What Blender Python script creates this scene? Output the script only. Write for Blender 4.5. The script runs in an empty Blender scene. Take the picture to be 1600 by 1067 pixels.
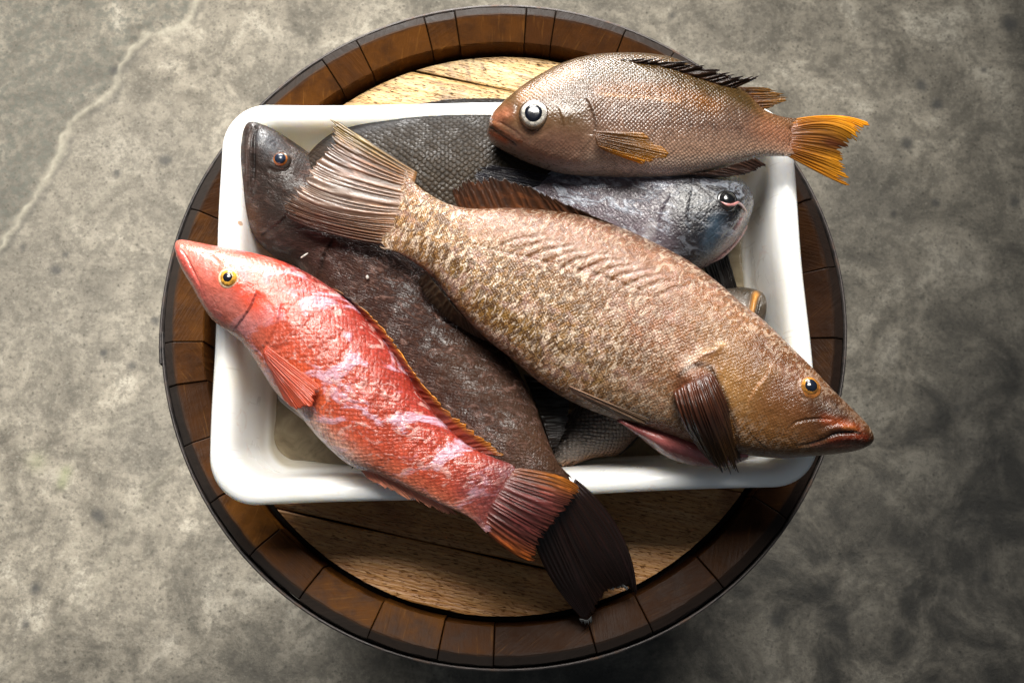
import bpy, bmesh, math, random
import numpy as np
from mathutils import Vector, Matrix

# ------------------------------------------------------------------ camera, world, lamps
S = bpy.context.scene
C = S.collection
H = 0.88                      # height of the barrel's chime above the floor
TILT = math.radians(10.5)
DIST = 0.85
FPX = 1584.0                  # focal length in photo pixels (35.6 mm on 36 mm, 1600 px)
CX, CY = 800.0, 533.5
cam_d = bpy.data.cameras.new('camera')
cam = bpy.data.objects.new('camera', cam_d)
C.objects.link(cam)
S.camera = cam
cam_d.sensor_width = 36.0
cam_d.lens = 36.0 * FPX / 1600
cam_d.clip_end = 100
cam_d.clip_start = 0.05
# the barrel's centre is seen at (787, 494) in the photograph
cam.rotation_euler = (TILT, 0, 0)
R3 = np.array(Matrix.Rotation(TILT, 3, 'X'))
d0 = R3 @ np.array([(787 - CX) / FPX, -(494 - CY) / FPX, -1.0])
cam_loc = np.array([0, 0, H]) - d0 * DIST
cam.location = cam_loc
cam_d.dof.use_dof = True
cam_d.dof.focus_distance = 0.79
cam_d.dof.aperture_fstop = 20.0

world = bpy.data.worlds.new('World')
S.world = world
world.use_nodes = True
world.node_tree.nodes['Background'].inputs[0].default_value = (0.80, 0.90, 1.0, 1)
world.node_tree.nodes['Background'].inputs[1].default_value = 0.12


def lamp(name, loc, target, sx, sy, watts, col, spread=180):
    d = bpy.data.lights.new(name, 'AREA')
    d.shape = 'RECTANGLE'
    d.size = sx
    d.size_y = sy
    d.energy = watts
    d.color = col
    d.spread = math.radians(spread)
    o = bpy.data.objects.new(name, d)
    C.objects.link(o)
    o.location = loc
    v = Vector(target) - Vector(loc)
    o.rotation_euler = v.to_track_quat('-Z', 'Y').to_euler()
    return o


lamp('window_light', (-0.28, 1.40, 2.74), (-0.42, 0.32, 0.2), 1.7, 1.4, 31, (1.0, 0.965, 0.90), 54)
lamp('doorway_light', (-0.30, 2.6, 1.60), (-0.15, 0.12, 1.0), 1.6, 0.8, 14, (1.0, 0.98, 0.95), 40)
S.view_settings.view_transform = 'Standard'
S.view_settings.look = 'None'
S.view_settings.exposure = 0
S.view_settings.gamma = 1
S.render.engine = 'CYCLES'

rng = np.random.default_rng(7)
random.seed(7)


# ------------------------------------------------------------------ helpers
def lin(c):
    c = np.array(c, float) / 255.0
    return np.where(c <= 0.04045, c / 12.92, ((c + 0.055) / 1.055) ** 2.4)


def W(px, py, z):
    """point of the plane z (metres above the chime) seen at a photo position"""
    px = np.asarray(px, float)
    py = np.asarray(py, float)
    d = np.stack([(px - CX) / FPX, -(py - CY) / FPX, -np.ones_like(px)], -1) @ R3.T
    t = (H + z - cam_loc[2]) / d[..., 2]
    return cam_loc + d * t[..., None]


def proj(P):
    q = (P - cam_loc) @ R3
    return np.stack([CX + FPX * q[..., 0] / -q[..., 2], CY - FPX * q[..., 1] / -q[..., 2]], -1)


def hash2(i, j, seed):
    h = (i.astype(np.int64) * 374761393 + j.astype(np.int64) * 668265263 + seed * 1442695041) & 0x7fffffff
    h = ((h ^ (h >> 13)) * 1274126177) & 0x7fffffff
    return ((h ^ (h >> 16)) & 0xffff) / 65535.0


def vn(x, y, seed=0):
    xi = np.floor(x)
    yi = np.floor(y)
    fx = x - xi
    fy = y - yi
    fx = fx * fx * (3 - 2 * fx)
    fy = fy * fy * (3 - 2 * fy)
    a = hash2(xi, yi, seed)
    b = hash2(xi + 1, yi, seed)
    c = hash2(xi, yi + 1, seed)
    d = hash2(xi + 1, yi + 1, seed)
    return (a * (1 - fx) + b * fx) * (1 - fy) + (c * (1 - fx) + d * fx) * fy


def fbm(x, y, seed=0, o=4):
    r = 0
    a = 0.5
    for k in range(o):
        r = r + a * (vn(x * 2 ** k, y * 2 ** k, seed + k) - 0.5)
        a *= 0.5
    return r * 2


def spline(pts, u):
    """Catmull-Rom through rows of pts, u in 0..1"""
    pts = np.asarray(pts, float)
    if pts.ndim == 1:
        pts = pts[:, None]
    n = len(pts)
    x = np.clip(u, 0, 1) * (n - 1)
    i = np.minimum(x.astype(int), n - 2)
    f = (x - i)[:, None]
    P = np.vstack([2 * pts[0] - pts[1], pts, 2 * pts[-1] - pts[-2]])
    p0, p1, p2, p3 = P[i], P[i + 1], P[i + 2], P[i + 3]
    return 0.5 * (2 * p1 + (p2 - p0) * f + (2 * p0 - 5 * p1 + 4 * p2 - p3) * f ** 2 + (3 * p1 - p0 - 3 * p2 + p3) * f ** 3)


def polydist(X, line):
    """distance and side of points X (n,2) to a polyline, and the parameter along it"""
    line = np.asarray(line, float)
    if len(line) == 1:
        d = np.hypot(*(X - line[0]).T)
        return d, d * 0 + 1, d * 0
    best = np.full(len(X), 1e9)
    side = np.ones(len(X))
    par = np.zeros(len(X))
    m = len(line) - 1
    for k in range(m):
        a, b = line[k], line[k + 1]
        ab = b - a
        t = np.clip(((X - a) @ ab) / (ab @ ab + 1e-9), 0, 1)
        q = X - a - t[:, None] * ab
        d = np.hypot(q[:, 0], q[:, 1])
        s = np.sign(ab[0] * (X[:, 1] - a[1]) - ab[1] * (X[:, 0] - a[0]))
        w = d < best
        best[w] = d[w]
        side[w] = s[w]
        par[w] = (k + t[w]) / m
    return best, side, par


def smooth_line(line, n=40):
    return spline(np.asarray(line, float), np.linspace(0, 1, n)) if len(line) > 2 else np.asarray(line, float)


def grid_mesh(name, V, nu, nv, wrap=False, mat=None, parent=None, attrs=None, caps=False):
    me = bpy.data.meshes.new(name)
    i, j = np.meshgrid(np.arange(nu - 1), np.arange(nv if wrap else nv - 1), indexing='ij')
    i = i.ravel()
    j = j.ravel()
    j2 = (j + 1) % nv
    F = np.stack([i * nv + j, i * nv + j2, (i + 1) * nv + j2, (i + 1) * nv + j], -1)
    me.vertices.add(len(V))
    me.vertices.foreach_set('co', V.astype(np.float32).ravel())
    me.loops.add(F.size)
    me.loops.foreach_set('vertex_index', F.ravel().astype(np.int32))
    me.polygons.add(len(F))
    me.polygons.foreach_set('loop_start', np.arange(0, F.size, 4, dtype=np.int32))
    me.polygons.foreach_set('loop_total', np.full(len(F), 4, dtype=np.int32))
    me.update(calc_edges=True)
    me.validate()
    me.polygons.foreach_set('use_smooth', np.ones(len(me.polygons), dtype=bool))
    set_attrs(me, attrs)
    return link(name, me, mat, parent)


def set_attrs(me, attrs):
    for k, a in (attrs or {}).items():
        a = np.asarray(a)
        if a.ndim == 1:
            at = me.attributes.new(k, 'FLOAT', 'POINT')
            at.data.foreach_set('value', a.astype(np.float32))
        else:
            at = me.attributes.new(k, 'FLOAT_VECTOR', 'POINT')
            at.data.foreach_set('vector', a.astype(np.float32).ravel())


def link(name, me, mat=None, parent=None, loc=None):
    o = bpy.data.objects.new(name, me)
    C.objects.link(o)
    if mat:
        me.materials.append(mat)
    if parent:
        o.parent = parent
        o.matrix_parent_inverse = Matrix.Translation(parent.location).inverted() if parent.type == 'EMPTY' else Matrix()
    return o


def thing(name, label, cat, loc, group=None):
    o = bpy.data.objects.new(name, None)
    C.objects.link(o)
    o.location = loc
    o.empty_display_size = 0.05
    o['label'] = label
    o['category'] = cat
    if group:
        o['group'] = group
    return o


def tag(o, label, cat, group=None):
    o['label'] = label
    o['category'] = cat
    if group:
        o['group'] = group


# ---- node shorthand
class NT:
    def __init__(s, name):
        s.m = bpy.data.materials.new(name)
        s.m.use_nodes = True
        s.t = s.m.node_tree
        s.p = s.t.nodes['Principled BSDF']
        s.out = s.t.nodes['Material Output']

    def n(s, typ, **kw):
        nd = s.t.nodes.new(typ)
        for k, v in kw.items():
            setattr(nd, k, v)
        return nd

    def L(s, a, b):
        s.t.links.new(a, b)

    def val(s, sock, v):
        if hasattr(v, 'is_linked') or hasattr(v, 'links'):
            s.L(v, sock)
        else:
            sock.default_value = v

    def math(s, op, a, b=0.0, c=None, clamp=False):
        nd = s.n('ShaderNodeMath', operation=op, use_clamp=clamp)
        s.val(nd.inputs[0], a)
        s.val(nd.inputs[1], b)
        if c is not None:
            s.val(nd.inputs[2], c)
        return nd.outputs[0]

    def attr(s, name, vec=False):
        nd = s.n('ShaderNodeAttribute', attribute_name=name)
        return nd.outputs['Vector'] if vec else nd.outputs['Fac']

    def mapping(s, vec, scale=(1, 1, 1), rot=(0, 0, 0), loc=(0, 0, 0)):
        nd = s.n('ShaderNodeMapping')
        s.L(vec, nd.inputs[0])
        nd.inputs['Scale'].default_value = scale
        nd.inputs['Rotation'].default_value = rot
        nd.inputs['Location'].default_value = loc
        return nd.outputs[0]

    def noise(s, vec, scale, detail=4, rough=0.55, dist=0.0, color=False):
        nd = s.n('ShaderNodeTexNoise')
        s.L(vec, nd.inputs['Vector'])
        nd.inputs['Scale'].default_value = scale
        nd.inputs['Detail'].default_value = detail
        nd.inputs['Roughness'].default_value = rough
        nd.inputs['Distortion'].default_value = dist
        return nd.outputs['Color' if color else 'Fac']

    def voro(s, vec, scale, rnd=1.0, feature='F1', out='Distance'):
        nd = s.n('ShaderNodeTexVoronoi', feature=feature)
        s.L(vec, nd.inputs['Vector'])
        nd.inputs['Scale'].default_value = scale
        nd.inputs['Randomness'].default_value = rnd
        return nd.outputs[out]

    def ramp(s, f, stops):
        nd = s.n('ShaderNodeValToRGB')
        s.val(nd.inputs[0], f)
        el = nd.color_ramp.elements
        while len(el) < len(stops):
            el.new(0.5)
        for e, (p, c) in zip(el, stops):
            e.position = p
            if np.ndim(c) == 0:
                c = (c, c, c)
            e.color = (*c[:3], 1)
        return nd.outputs[0]

    def mapr(s, f, a, b, c=0.0, d=1.0):
        nd = s.n('ShaderNodeMapRange', interpolation_type='SMOOTHSTEP')
        s.val(nd.inputs[0], f)
        nd.inputs[1].default_value = a
        nd.inputs[2].default_value = b
        nd.inputs[3].default_value = c
        nd.inputs[4].default_value = d
        return nd.outputs[0]

    def mix(s, f, a, b, blend='MIX'):
        nd = s.n('ShaderNodeMix', data_type='RGBA', blend_type=blend)
        s.val(nd.inputs[0], f)
        for k, v in ((6, a), (7, b)):
            if isinstance(v, (tuple, list, np.ndarray)):
                v = tuple(v)[:3] + (1,)
            s.val(nd.inputs[k], v)
        return nd.outputs[2]

    def bump(s, h, strength=1.0, dist=0.001, normal=None):
        nd = s.n('ShaderNodeBump')
        nd.inputs['Distance'].default_value = dist
        s.val(nd.inputs['Strength'], strength)
        s.L(h, nd.inputs['Height'])
        if normal is not None:
            s.L(normal, nd.inputs['Normal'])
        return nd.outputs[0]

    def set(s, **kw):
        for k, v in kw.items():
            k = k.replace('_', ' ')
            if isinstance(v, (tuple, list, np.ndarray)):
                v = tuple(v)[:3] + (1,)
            s.val(s.p.inputs[k], v)
        return s


# ------------------------------------------------------------------ floor
def build_floor():
    def axis(a, b, n, far):
        core = np.linspace(a, b, n)
        ext = np.array([0.3, 0.9, 2, 4, 8.0])
        return np.concatenate([(a - ext)[::-1], core, b + ext])
    x = axis(-1.1, 1.1, 420, 8)
    y = axis(-0.9, 1.2, 400, 8)
    X, Y = np.meshgrid(x, y, indexing='ij')
    P = np.stack([X.ravel(), Y.ravel(), np.zeros(X.size)], -1)
    pp = proj(P)
    x_, y_ = P[:, 0], P[:, 1]
    z = 0.004 * fbm(x_ * 4, y_ * 4, 3) + 0.0016 * fbm(x_ * 22, y_ * 22, 9)
    jit = np.stack([fbm(x_ * 9, y_ * 9, 31), fbm(x_ * 9, y_ * 9, 47)], -1) * 20
    l1 = [(330, -40), (300, 8), (280, 38), (228, 50), (188, 98), (168, 145), (110, 190), (85, 245), (55, 300), (18, 350), (-20, 400)]
    d, s, _ = polydist(pp + jit * 0.45 + np.stack([fbm(x_ * 60, y_ * 60, 61), fbm(x_ * 60, y_ * 60, 67)], -1) * 9, l1)
    near = s > 0
    ridge1 = np.exp(-(d / 4) ** 2) * (0.5 + 0.7 * vn(x_ * 45, y_ * 45, 15)) + 0.35 * np.exp(-d / 16) * ~near
    z = z + np.where(near, 0.009, 0.0) * np.clip(d / 14, 0, 1) + 0.005 * ridge1
    l2 = [(296, 700), (240, 752), (205, 800), (160, 880), (105, 960), (60, 1000), (0, 1056)]
    d2, s2, _ = polydist(pp + jit * 0.35, l2)
    z = z + np.where(s2 > 0, 1, 0) * 0.0035 * np.exp(-d2 / 60) + 0.002 * np.exp(-(d2 / 4) ** 2)
    l3 = [(250, 630), (180, 660), (128, 670), (110, 720), (85, 760)]
    d3, s3, _ = polydist(pp + jit * 0.3, l3)
    z = z + 0.0012 * np.exp(-(d3 / 4) ** 2)
    d4, _, _ = polydist(pp + jit * 0.3, [(200, 265), (170, 290), (120, 330), (95, 345)])
    P[:, 2] = z - z.max()
    stain_shade = np.where(~near, 0.42 * np.exp(-((d - 9) / 4) ** 2), 0) * (vn(x_ * 30, y_ * 30, 5) > 0.35)  # thin shadow edge painted beside the ridge; real spots join it below
    for (a, b, r) in [(256, 246, 10), (82, 417, 8), (202, 570, 7), (159, 549, 6), (150, 806, 10), (48, 926, 9), (36, 978, 7), (240, 497, 7),
                      (1466, 160, 9), (1445, 132, 9), (1418, 222, 9), (1468, 315, 8), (1590, 310, 10), (1540, 108, 5), (1580, 30, 14),
                      (180, 268, 6), (175, 110, 8), (98, 392, 5), (30, 387, 6), (1400, 330, 5), (1497, 640, 6), (1050, 20, 5), (1540, 905, 10), (1215, 965, 12), (760, 30, 5)]:
        dd = np.hypot(*(pp + jit * 0.6 - (a, b)).T)
        stain_shade = np.maximum(stain_shade, 0.75 * (1 - np.clip((dd - r * 0.5) / (r * 0.9), 0, 1)))
    m = NT('concrete')
    tc = m.n('ShaderNodeTexCoord').outputs['Object']
    big = m.noise(tc, 1.8, 5, 0.6, 0.4)
    mid = m.noise(tc, 9, 6, 0.65, 0.6)
    fine = m.noise(tc, 42, 9, 0.88)
    speck = m.noise(tc, 190, 3, 0.6)
    base = m.ramp(mid, [(0.30, lin((94, 89, 80))), (0.44, lin((138, 131, 118))), (0.56, lin((164, 156, 141))), (0.68, lin((198, 190, 174)))])
    base = m.mix(m.mapr(big, 0.42, 0.62), base, m.mix(0.5, base, lin((120, 115, 106))))
    base = m.mix(m.mapr(fine, 0.44, 0.55), m.mix(0.5, base, lin((74, 71, 64))), base)
    base = m.mix(m.mapr(speck, 0.55, 0.75, 0, 0.3), base, lin((190, 186, 172)))
    base = m.mix(m.mapr(speck, 0.45, 0.28, 0, 0.4), base, lin((70, 67, 60)))
    pit = m.voro(tc, 70, 1.0)
    base = m.mix(m.mapr(pit, 0.10, 0.20, 0.5, 0), base, lin((60, 57, 50)))
    blot = m.noise(tc, 5.5, 7, 0.72, 1.2)
    base = m.mix(m.mapr(blot, 0.52, 0.66, 0, 0.38), base, lin((92, 88, 80)))
    base = m.mix(m.attr('slab'), base, m.mix(m.mapr(m.noise(tc, 95, 4, 0.7), 0.45, 0.58, 0.1, 0.75), base, lin((98, 100, 92))))
    base = m.mix(m.attr('ridge'), base, lin((190, 184, 166)))
    base = m.mix(m.attr('stain_shade'), base, lin((66, 66, 66)))
    base = m.mix(m.attr('moss'), base, lin((120, 130, 84)))
    # shade towards the right and the front is painted into the floor colour
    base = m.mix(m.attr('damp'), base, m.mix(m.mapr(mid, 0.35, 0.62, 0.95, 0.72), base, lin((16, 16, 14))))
    m.set(Base_Color=base, Roughness=m.mapr(fine, 0.3, 0.7, 0.55, 0.85))
    m.L(m.bump(m.math('ADD', m.math('MULTIPLY', fine, 0.7), mid), 0.9, 0.006), m.p.inputs['Normal'])
    moss = 0.5 * np.exp(-(polydist(pp, [(92, 755), (98, 735)])[0] / 8) ** 2) + 0.3 * np.exp(-(np.hypot(*(pp - (52, 720)).T) / 14) ** 2)
    shade_mask = np.clip((pp[:, 0] - 1030 + (pp[:, 1] - 440) * 1.35 + 220 * fbm(x_ * 5, y_ * 5, 77)) / 760, 0, 1)
    shade_mask = np.maximum(shade_mask, 0.9 * np.clip((pp[:, 1] - 800 + (pp[:, 0] - 300) * 0.5 + 200 * fbm(x_ * 4, y_ * 4, 99)) / 440, 0, 1))
    ridge = np.clip(ridge1 * 0.5 + 0.22 * np.exp(-(d2 / 4) ** 2) + 0.15 * np.exp(-(d3 / 4) ** 2) + 0.15 * np.exp(-(d4 / 5) ** 2), 0, 1)
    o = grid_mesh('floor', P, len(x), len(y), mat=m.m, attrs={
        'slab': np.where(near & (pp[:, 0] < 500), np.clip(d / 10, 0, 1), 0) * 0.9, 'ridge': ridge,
        'stain_shade': stain_shade, 'moss': moss, 'damp': shade_mask * 0.95})
    o['kind'] = 'structure'


build_floor()


# ------------------------------------------------------------------ barrel
RB = 0.286
HEADZ = H - 0.026
HEADR = RB - 0.0385


def wood_end():
    m = NT('stave_wood')
    g = m.n('ShaderNodeNewGeometry').outputs['Position']
    rnd = m.n('ShaderNodeObjectInfo').outputs['Random']
    off = m.n('ShaderNodeCombineXYZ')
    m.L(m.math('MULTIPLY', rnd, 13.0), off.inputs[0])
    m.L(m.math('MULTIPLY', rnd, 7.0), off.inputs[1])
    v = m.n('ShaderNodeVectorMath', operation='ADD')
    m.L(g, v.inputs[0])
    m.L(off.outputs[0], v.inputs[1])
    rot = m.n('ShaderNodeVectorRotate', rotation_type='Z_AXIS')
    m.L(v.outputs[0], rot.inputs['Vector'])
    m.L(m.math('MULTIPLY', rnd, 40.0), rot.inputs['Angle'])
    fibre = m.noise(m.mapping(rot.outputs[0], (500, 28, 80)), 1, 4, 0.6)
    blot = m.noise(v.outputs[0], 32, 5, 0.65)
    tone = m.ramp(rnd, [(0, lin((44, 23, 7))), (0.3, lin((76, 44, 12))), (0.6, lin((56, 30, 9))), (1, lin((96, 58, 17)))])
    c = m.mix(m.mapr(fibre, 0.55, 0.8, 0, 0.3), tone, lin((158, 108, 48)))
    c = m.mix(m.mapr(blot, 0.35, 0.7, 0, 0.85), c, lin((44, 26, 14)))
    c = m.mix(m.math('MULTIPLY', m.attr('edge'), 0.93), c, lin((40, 37, 35)))
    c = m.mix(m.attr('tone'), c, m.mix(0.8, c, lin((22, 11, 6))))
    c = m.mix(m.attr('scar'), c, lin((30, 20, 12)))
    m.set(Base_Color=c, Roughness=m.mapr(blot, 0.3, 0.7, 0.55, 0.4), Specular_IOR_Level=0.05)
    m.L(m.bump(m.math('ADD', fibre, m.math('MULTIPLY', blot, 2.5)), 0.35, 0.0012), m.p.inputs['Normal'])
    return m.m


def board_wood():
    m = NT('head_board_wood')
    g = m.n('ShaderNodeNewGeometry').outputs['Position']
    rnd = m.n('ShaderNodeObjectInfo').outputs['Random']
    r = m.mapping(g, (1, 1, 1), (0, 0, math.radians(12.5)))
    off = m.n('ShaderNodeCombineXYZ')
    m.L(m.math('MULTIPLY', rnd, 9.0), off.inputs[0])
    m.L(m.math('MULTIPLY', rnd, 3.0), off.inputs[1])
    v = m.n('ShaderNodeVectorMath', operation='ADD')
    m.L(r, v.inputs[0])
    m.L(off.outputs[0], v.inputs[1])
    v = v.outputs[0]
    band = m.noise(m.mapping(v, (5, 60, 1)), 1, 4, 0.6, 0.7)
    fib = m.noise(m.mapping(v, (30, 420, 1)), 1, 3, 0.6)
    pore = m.noise(m.mapping(v, (150, 1150, 1)), 1, 3, 0.6)
    blot = m.noise(v, 14, 6, 0.7, 0.5)
    c = m.ramp(band, [(0.25, lin((206, 152, 82))), (0.5, lin((226, 184, 116))), (0.75, lin((242, 214, 160)))])
    c = m.mix(m.mapr(fib, 0.35, 0.7, 0.6, 0), c, lin((120, 80, 38)))
    c = m.mix(m.mapr(pore, 0.55, 0.63, 0, 0.85), c, lin((48, 30, 16)))
    c = m.mix(m.mapr(blot, 0.50, 0.66, 0, 0.75), c, lin((78, 50, 26)))
    c = m.mix(m.attr('scar'), c, lin((34, 22, 14)))
    # shade toward the front of the barrel is painted into the board colour
    c = m.mix(m.attr('front_shade'), c, m.mix(0.65, c, lin((140, 82, 26))))
    m.set(Base_Color=c, Roughness=0.45, Specular_IOR_Level=0.5)
    m.L(m.bump(m.math('SUBTRACT', m.math('ADD', fib, m.math('MULTIPLY', band, 1.5)), m.math('MULTIPLY', m.mapr(pore, 0.58, 0.68), 1.5)), 0.8, 0.0012), m.p.inputs['Normal'])
    return m.m


def iron():
    m = NT('hoop_iron')
    g = m.n('ShaderNodeNewGeometry').outputs['Position']
    n1 = m.noise(g, 60, 5, 0.7)
    c = m.ramp(n1, [(0.35, lin((40, 38, 38))), (0.55, lin((66, 60, 58))), (0.75, lin((98, 74, 56)))])
    m.set(Base_Color=c, Metallic=0.55, Roughness=m.mapr(n1, 0.3, 0.7, 0.38, 0.7))
    m.L(m.bump(n1, 0.5, 0.001), m.p.inputs['Normal'])
    return m.m


def dark_mat():
    m = NT('croze_wood')
    g = m.n('ShaderNodeNewGeometry').outputs['Position']
    m.set(Base_Color=m.ramp(m.noise(g, 90, 4), [(0.3, lin((14, 10, 8))), (0.8, lin((46, 32, 22)))]), Roughness=0.8)
    return m.m


def build_barrel():
    t = thing('barrel', 'round oak barrel standing upright on the concrete, its head under the white tray', 'barrel', (0, 0, 0))
    t.scale = (1.004, 0.993, 1)
    wm = wood_end()
    # joints seen in the photograph, as photo positions on the chime, plus hidden ones
    jp = [(672, 60), (716, 50), (820, 50), (862, 55), (966, 72), (1040, 100), (1110, 150), (1170, 205), (1225, 255), (1262, 312),
          (1290, 420), (1297, 530), (1290, 625), (1262, 700), (1208, 800), (1115, 905), (1010, 972), (925, 1000), (772, 1010), (690, 1000),
          (590, 965), (490, 910), (420, 845), (360, 770), (315, 690), (298, 600), (295, 535), (310, 330), (365, 230), (415, 170), (510, 100), (567, 80)]
    ang = []
    for p in jp:
        w = W(p[0], p[1], -0.006)
        ang.append(math.atan2(w[1], w[0]) % (2 * math.pi))
    ang.sort()
    ang2 = []
    for a, b in zip(ang, ang[1:] + [ang[0] + 2 * math.pi]):   # no stave wider than a real one
        k = max(1, round((b - a) / 0.33))
        for q in range(k):
            ang2.append(a + (b - a) * q / k)
    ang2.append(ang2[0] + 2 * math.pi)

    def bulge(z):
        u = (z - H / 2) / (H / 2)
        return 0.026 * (1 - u * u)
    for a, b in zip(ang2[:-1], ang2[1:]):
        r = random.random()
        dz = random.uniform(-0.0013, 0.0009)
        dr = random.uniform(-0.0006, 0.0006)
        wi = 0.0335 + random.uniform(-0.0012, 0.0008)
        prof = [(RB - wi, H - 0.052, 0), (RB - wi + 0.0004, H - 0.0100 + dz, 0), (RB - wi + 0.0012, H - 0.0088 + dz, 0), (RB - 0.0125, H - 0.0008 + dz, 0), (RB - 0.0105, H + dz, 0.5),
                (RB - 0.009, H - 0.0004 + dz, 1), (RB - 0.0025 + dr, H - 0.0032 + dz, 1), (RB - 0.0012 + dr, H - 0.006 + dz, 1), (RB - 0.001, H - 0.02, 1)]
        for zz in np.linspace(H - 0.05, 0.0, 12):
            prof.append((RB - 0.001 + bulge(zz), zz, 0.2))
        for zz in np.linspace(0.0, H - 0.07, 6):
            prof.append((RB - 0.03 + bulge(zz), zz, 0))
        g = 0.0004 / RB
        n = 11
        th = np.concatenate([[a + g], np.linspace(a + g + 0.0025, b - g - 0.0025, n - 2), [b - g]])
        bm = bmesh.new()
        lay = bm.verts.layers.float.new('edge')
        lay2 = bm.verts.layers.float.new('scar')
        lay3 = bm.verts.layers.float.new('tone')
        am = (a + b) / 2
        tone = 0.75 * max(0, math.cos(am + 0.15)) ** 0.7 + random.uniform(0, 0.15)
        rows = []
        for k, tt in enumerate(th):
            e = min(k, n - 1 - k)
            chz = 0.0005 if e == 0 else 0
            row = []
            for pi_, (pr, pz, ed) in enumerate(prof):
                jr = (random.random() - 0.5) * 0.0007 if 0 < pi_ < 8 else 0
                v = bm.verts.new((math.cos(tt) * (pr + jr), math.sin(tt) * (pr + jr), pz - (chz if pi_ in (1, 2, 3, 4, 5, 6, 7) else 0)))
                v[lay] = ed
                v[lay2] = 0.6 if e == 0 else 0.0
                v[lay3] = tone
                row.append(v)
            rows.append(row)
        m_ = len(prof)
        for k in range(n - 1):
            for q in range(m_):
                bm.faces.new((rows[k][q], rows[k][(q + 1) % m_], rows[k + 1][(q + 1) % m_], rows[k + 1][q]))
        bm.faces.new(rows[0])
        bm.faces.new(rows[-1][::-1])
        bmesh.ops.recalc_face_normals(bm, faces=bm.faces)
        me = bpy.data.meshes.new('stave')
        bm.to_mesh(me)
        bm.free()
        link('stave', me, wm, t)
    im = iron()

    def hoop(z0, z1, gap, a0=0.0):
        n = 160
        V = []
        zc = (z0 + z1) / 2
        prof = [(0, z0), (0.0022, z0), (0.0028, zc), (0.0022, z1), (0, z1)]
        for k in range(n + 1):
            th = a0 + 2 * math.pi * k / n * 1.015
            lift = 0.0022 * max(0, (k - n + 6) / 6) if k > n - 6 else 0
            for (q, z) in prof:
                rr = RB + bulge(z) + gap + q + lift + 0.0006 * math.sin(th * 5) * 1
                V.append((rr * math.cos(th), rr * math.sin(th), z + 0.0006 * math.sin(th * 3 + 1)))
        o = grid_mesh('hoop', np.array(V), n + 1, len(prof), wrap=True, mat=im, parent=t)
        return o
    a0 = math.atan2(*(W(250, 515, 0)[:2][::-1]))
    hoop(H - 0.052, H - 0.009, 0.0, a0)
    hoop(H - 0.15, H - 0.11, 0.002, 1)
    hoop(H - 0.30, H - 0.26, 0.002, 2)
    hoop(0.26, 0.30, 0.002, 3)
    hoop(0.11, 0.15, 0.002, 4)
    hoop(0.009, 0.052, 0.0, 5)
    # head boards
    bw = board_wood()
    ca, sa = math.cos(math.radians(-12.5)), math.sin(math.radians(-12.5))
    jl = []
    for p in [(640, 107), (640, 290), (640, 473), (640, 657), (640, 843)]:
        w = W(p[0], p[1], HEADZ - H)
        jl.append(-sa * w[0] + ca * w[1])     # distance across the boards
    jl = [HEADR] + jl + [-HEADR]
    wedge = [0, 0.002, -0.001, 0.001, -0.002, 0.001, 0]
    for k in range(len(jl) - 1):
        y1, y0 = jl[k] - 0.0005, jl[k + 1] + 0.0005
        nx, ny = 90, 12
        V = []
        A = []
        B = []
        th = 0.018
        lift = random.uniform(-0.0012, 0.0006)
        xs = np.linspace(-1, 1, nx)
        for i in range(nx):
            ee = xs[i]
            ring = []
            for j in range(ny):
                f = (0, 0.012, 0.05, 0.15, 0.28, 0.42, 0.58, 0.72, 0.85, 0.95, 0.988, 1)[j]
                y = y0 + (y1 - y0) * f
                rr = max(HEADR ** 2 - y * y, 1e-8) ** 0.5 * 0.997
                x = rr * math.sin(ee * math.pi / 2)
                e2 = min(f, 1 - f)
                z = HEADZ + lift - (0.0010 if e2 == 0 else 0)
                yj = 0.0004 * math.sin(x * 40 + k * 3) if e2 == 0 else 0
                ring.append((x, y + yj, z))
                A.append(0.8 if e2 == 0 else (0.12 if e2 < 0.1 else 0))
            for j in range(ny - 1, -1, -1):
                ring.append((ring[j][0], ring[j][1], HEADZ - th))
                A.append(0)
            for (x, y, z) in ring:
                V.append((x * ca - y * sa, x * sa + y * ca, z))
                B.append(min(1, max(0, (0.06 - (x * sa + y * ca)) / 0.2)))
        grid_mesh('head_board', np.array(V), nx, 2 * ny, wrap=True, mat=bw, parent=t, attrs={'scar': np.array(A), 'front_shade': np.array(B)})
    # croze: dark groove round the head
    n = 120
    V = []
    for k in range(n + 1):
        th = 2 * math.pi * k / n
        for (r, z) in [(HEADR - 0.012, HEADZ - 0.014), (RB - 0.031, HEADZ - 0.014), (RB - 0.031, HEADZ - 0.022), (HEADR - 0.012, HEADZ - 0.022)]:
            V.append((r * math.cos(th), r * math.sin(th), z))
    grid_mesh('head_groove', np.array(V), n + 1, 4, wrap=True, mat=dark_mat(), parent=t)


build_barrel()

# ------------------------------------------------------------------ tray
RIM = 0.078
corners = {'tl': (347, 162), 'tr': (1233, 160), 'br': (1286, 758), 'bl': (326, 792)}
TQ = {k: W(v[0], v[1], RIM - 0.004) for k, v in corners.items()}


def tray_pt(u, v):
    a = TQ['bl'] * (1 - u) * (1 - v) + TQ['br'] * u * (1 - v) + TQ['tl'] * (1 - u) * v + TQ['tr'] * u * v
    return a


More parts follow.
